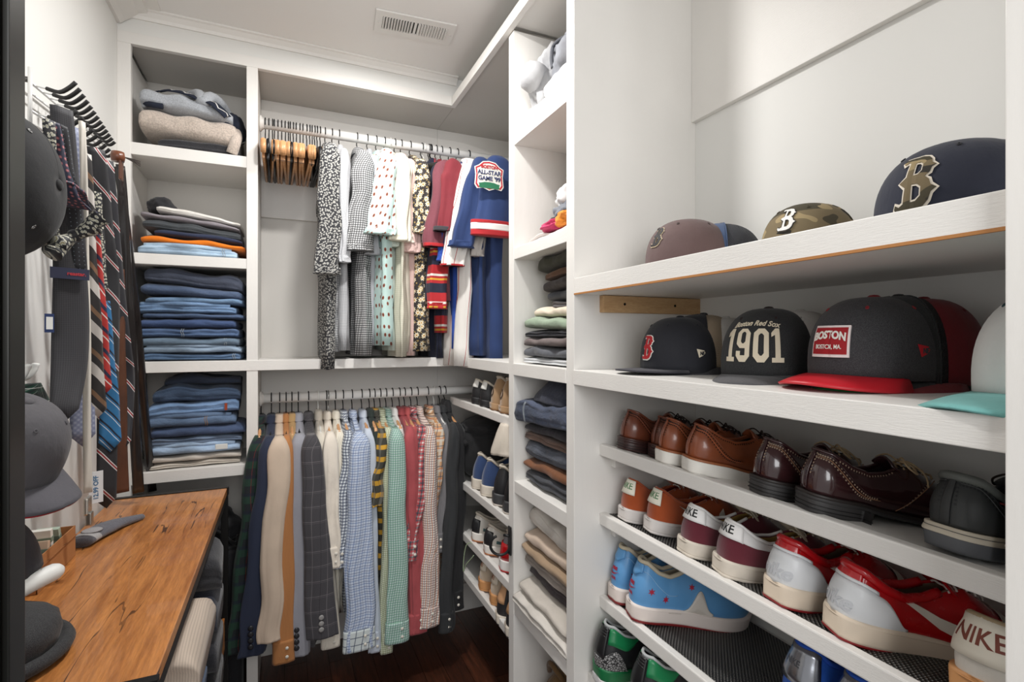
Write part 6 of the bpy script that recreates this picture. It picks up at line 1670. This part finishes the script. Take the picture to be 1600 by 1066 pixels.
tie('necktie','navy paisley bow tie wing spreading to the right','bow tie',[(100,285,.020),(118,300,.030),(134,324,.016)],X1+.052,psl,tip=False,loopback=False)
tie('necktie','dark floral strap of the untied floral bow tie','bow tie',[(76,188,.018),(80,300,.016),(86,370,.014),(104,376,.014)],X1+.048,flb,tip=False,loopback=False)
p_ = Lw(116,370,X1+.070)
t = thing('bow_tie','black and cream floral bow tie with two gathered wings','bow tie',tuple(p_),(0,0,0),'ties on the tie rack')
def wing(a, b, w_): 
    P = spline([tuple(Vector(a)), tuple((Vector(a)+Vector(b))/2), tuple(b)], 12); return loft([(0,0,0,.006,.006)]*2, 6) if False else tube(P, [.007+w_*((i/11)**1.2) for i in range(12)], 14)
dvec = Vector((.83,.55,0))
for a_, b_, c_ in ((.0, .034, .040), (0, -.036, -.036), (0, -.030, -.020), (0,.026,.022)):
    g = wing((0,0,0), tuple(dvec*b_+Vector((.01,-.015,c_))), .009); put('wing', (g[0], g[1], g[2]), flb, t)
put('knot', blob(.011,.011,.012,91,.1), flb, t).location = (0,0,-.008)
# price tag
p_ = Lw(150,765,X2+.01)
t = thing('price_tag','white price sticker strip hanging from the striped tie','tag',tuple(p_),(0,0,0),None)
put('paper', rotz(box(-.013,.013,-.0006,.0006,-.030,.040), math.atan2(.55,.83)), plain(226,228,230,.6), t, smooth=False)
g = text2d('12.99 OFF', .0125, .0002, bold=.0003); V = g[0]; W = np.c_[-V[:,1], -.0009-V[:,2], V[:,0]+.004]; put('tag_print', rotz((W, g[1]), math.atan2(.55,.83)), plain(60,110,150,.6), t, smooth=False)
t = thing('plaid_ribbon','beige check pocket square hanging under the floral bow tie','cloth',tuple(Lw(72,340,X1+.03)),(0,0,0),None)
put('draped_cloth', loft([(0,0,.01,.008,.012),(0,0,-.02,.012,.022),(.002,.006,-.05,.010,.026)], 20, .003, 4, 1, 10), check((206,200,186),(((60,60,60),.014,.2,'u',.7,0.),((60,60,60),.014,.2,'v',.7,0.))), t)
t = thing('small_tag','small blue and white garment tag on the left wall rack','tag',tuple(Lw(77,505,X1)),(0,0,0),None)
put('card', rotz(box(-.007,.007,-.001,.001,-.018,.018), math.atan2(.55,.83)), plain(30,50,96,.5), t, smooth=False)
put('card_face', rotz(box(-.005,.005,-.0016,-.001,-.012,.012), math.atan2(.55,.83)), plain(226,226,222,.5), t, smooth=False)
# rug corner
def rugm():
    t = NT('faded_rug'); o = t.obj(); v = t.n.new('ShaderNodeTexVoronoi'); v.inputs['Scale'].default_value = 26; t.L(o, v.inputs['Vector'])
    c = t.mix(t.ramp(v.outputs['Distance'], .2, .6), rgb(196,188,176), rgb(120,128,146)); c = t.mix(t.math('GREATER_THAN', t.noise(o, 30, 4, .7), .56), c, rgb(150,104,96))
    return t.fin(c, .95, t.bump(t.noise(o, 500, 2), .6, .002))
t = thing('rug','faded patterned rug on the dark wood floor','rug',(.33,1.22,.0005),(0,0,R(8)),None)
put('pile', box(-.24,.24,-.50,.50,0,.006,.002), rugm(), t, smooth=False)
put('fringe', join(*[tube([(-.235+.012*k,.50,.003),(-.233+.012*k+.003*sin(k),.520,.0015)], .0014, 4) for k in range(40)]), plain(206,198,184,.9), t)['kind'] = 'stuff'
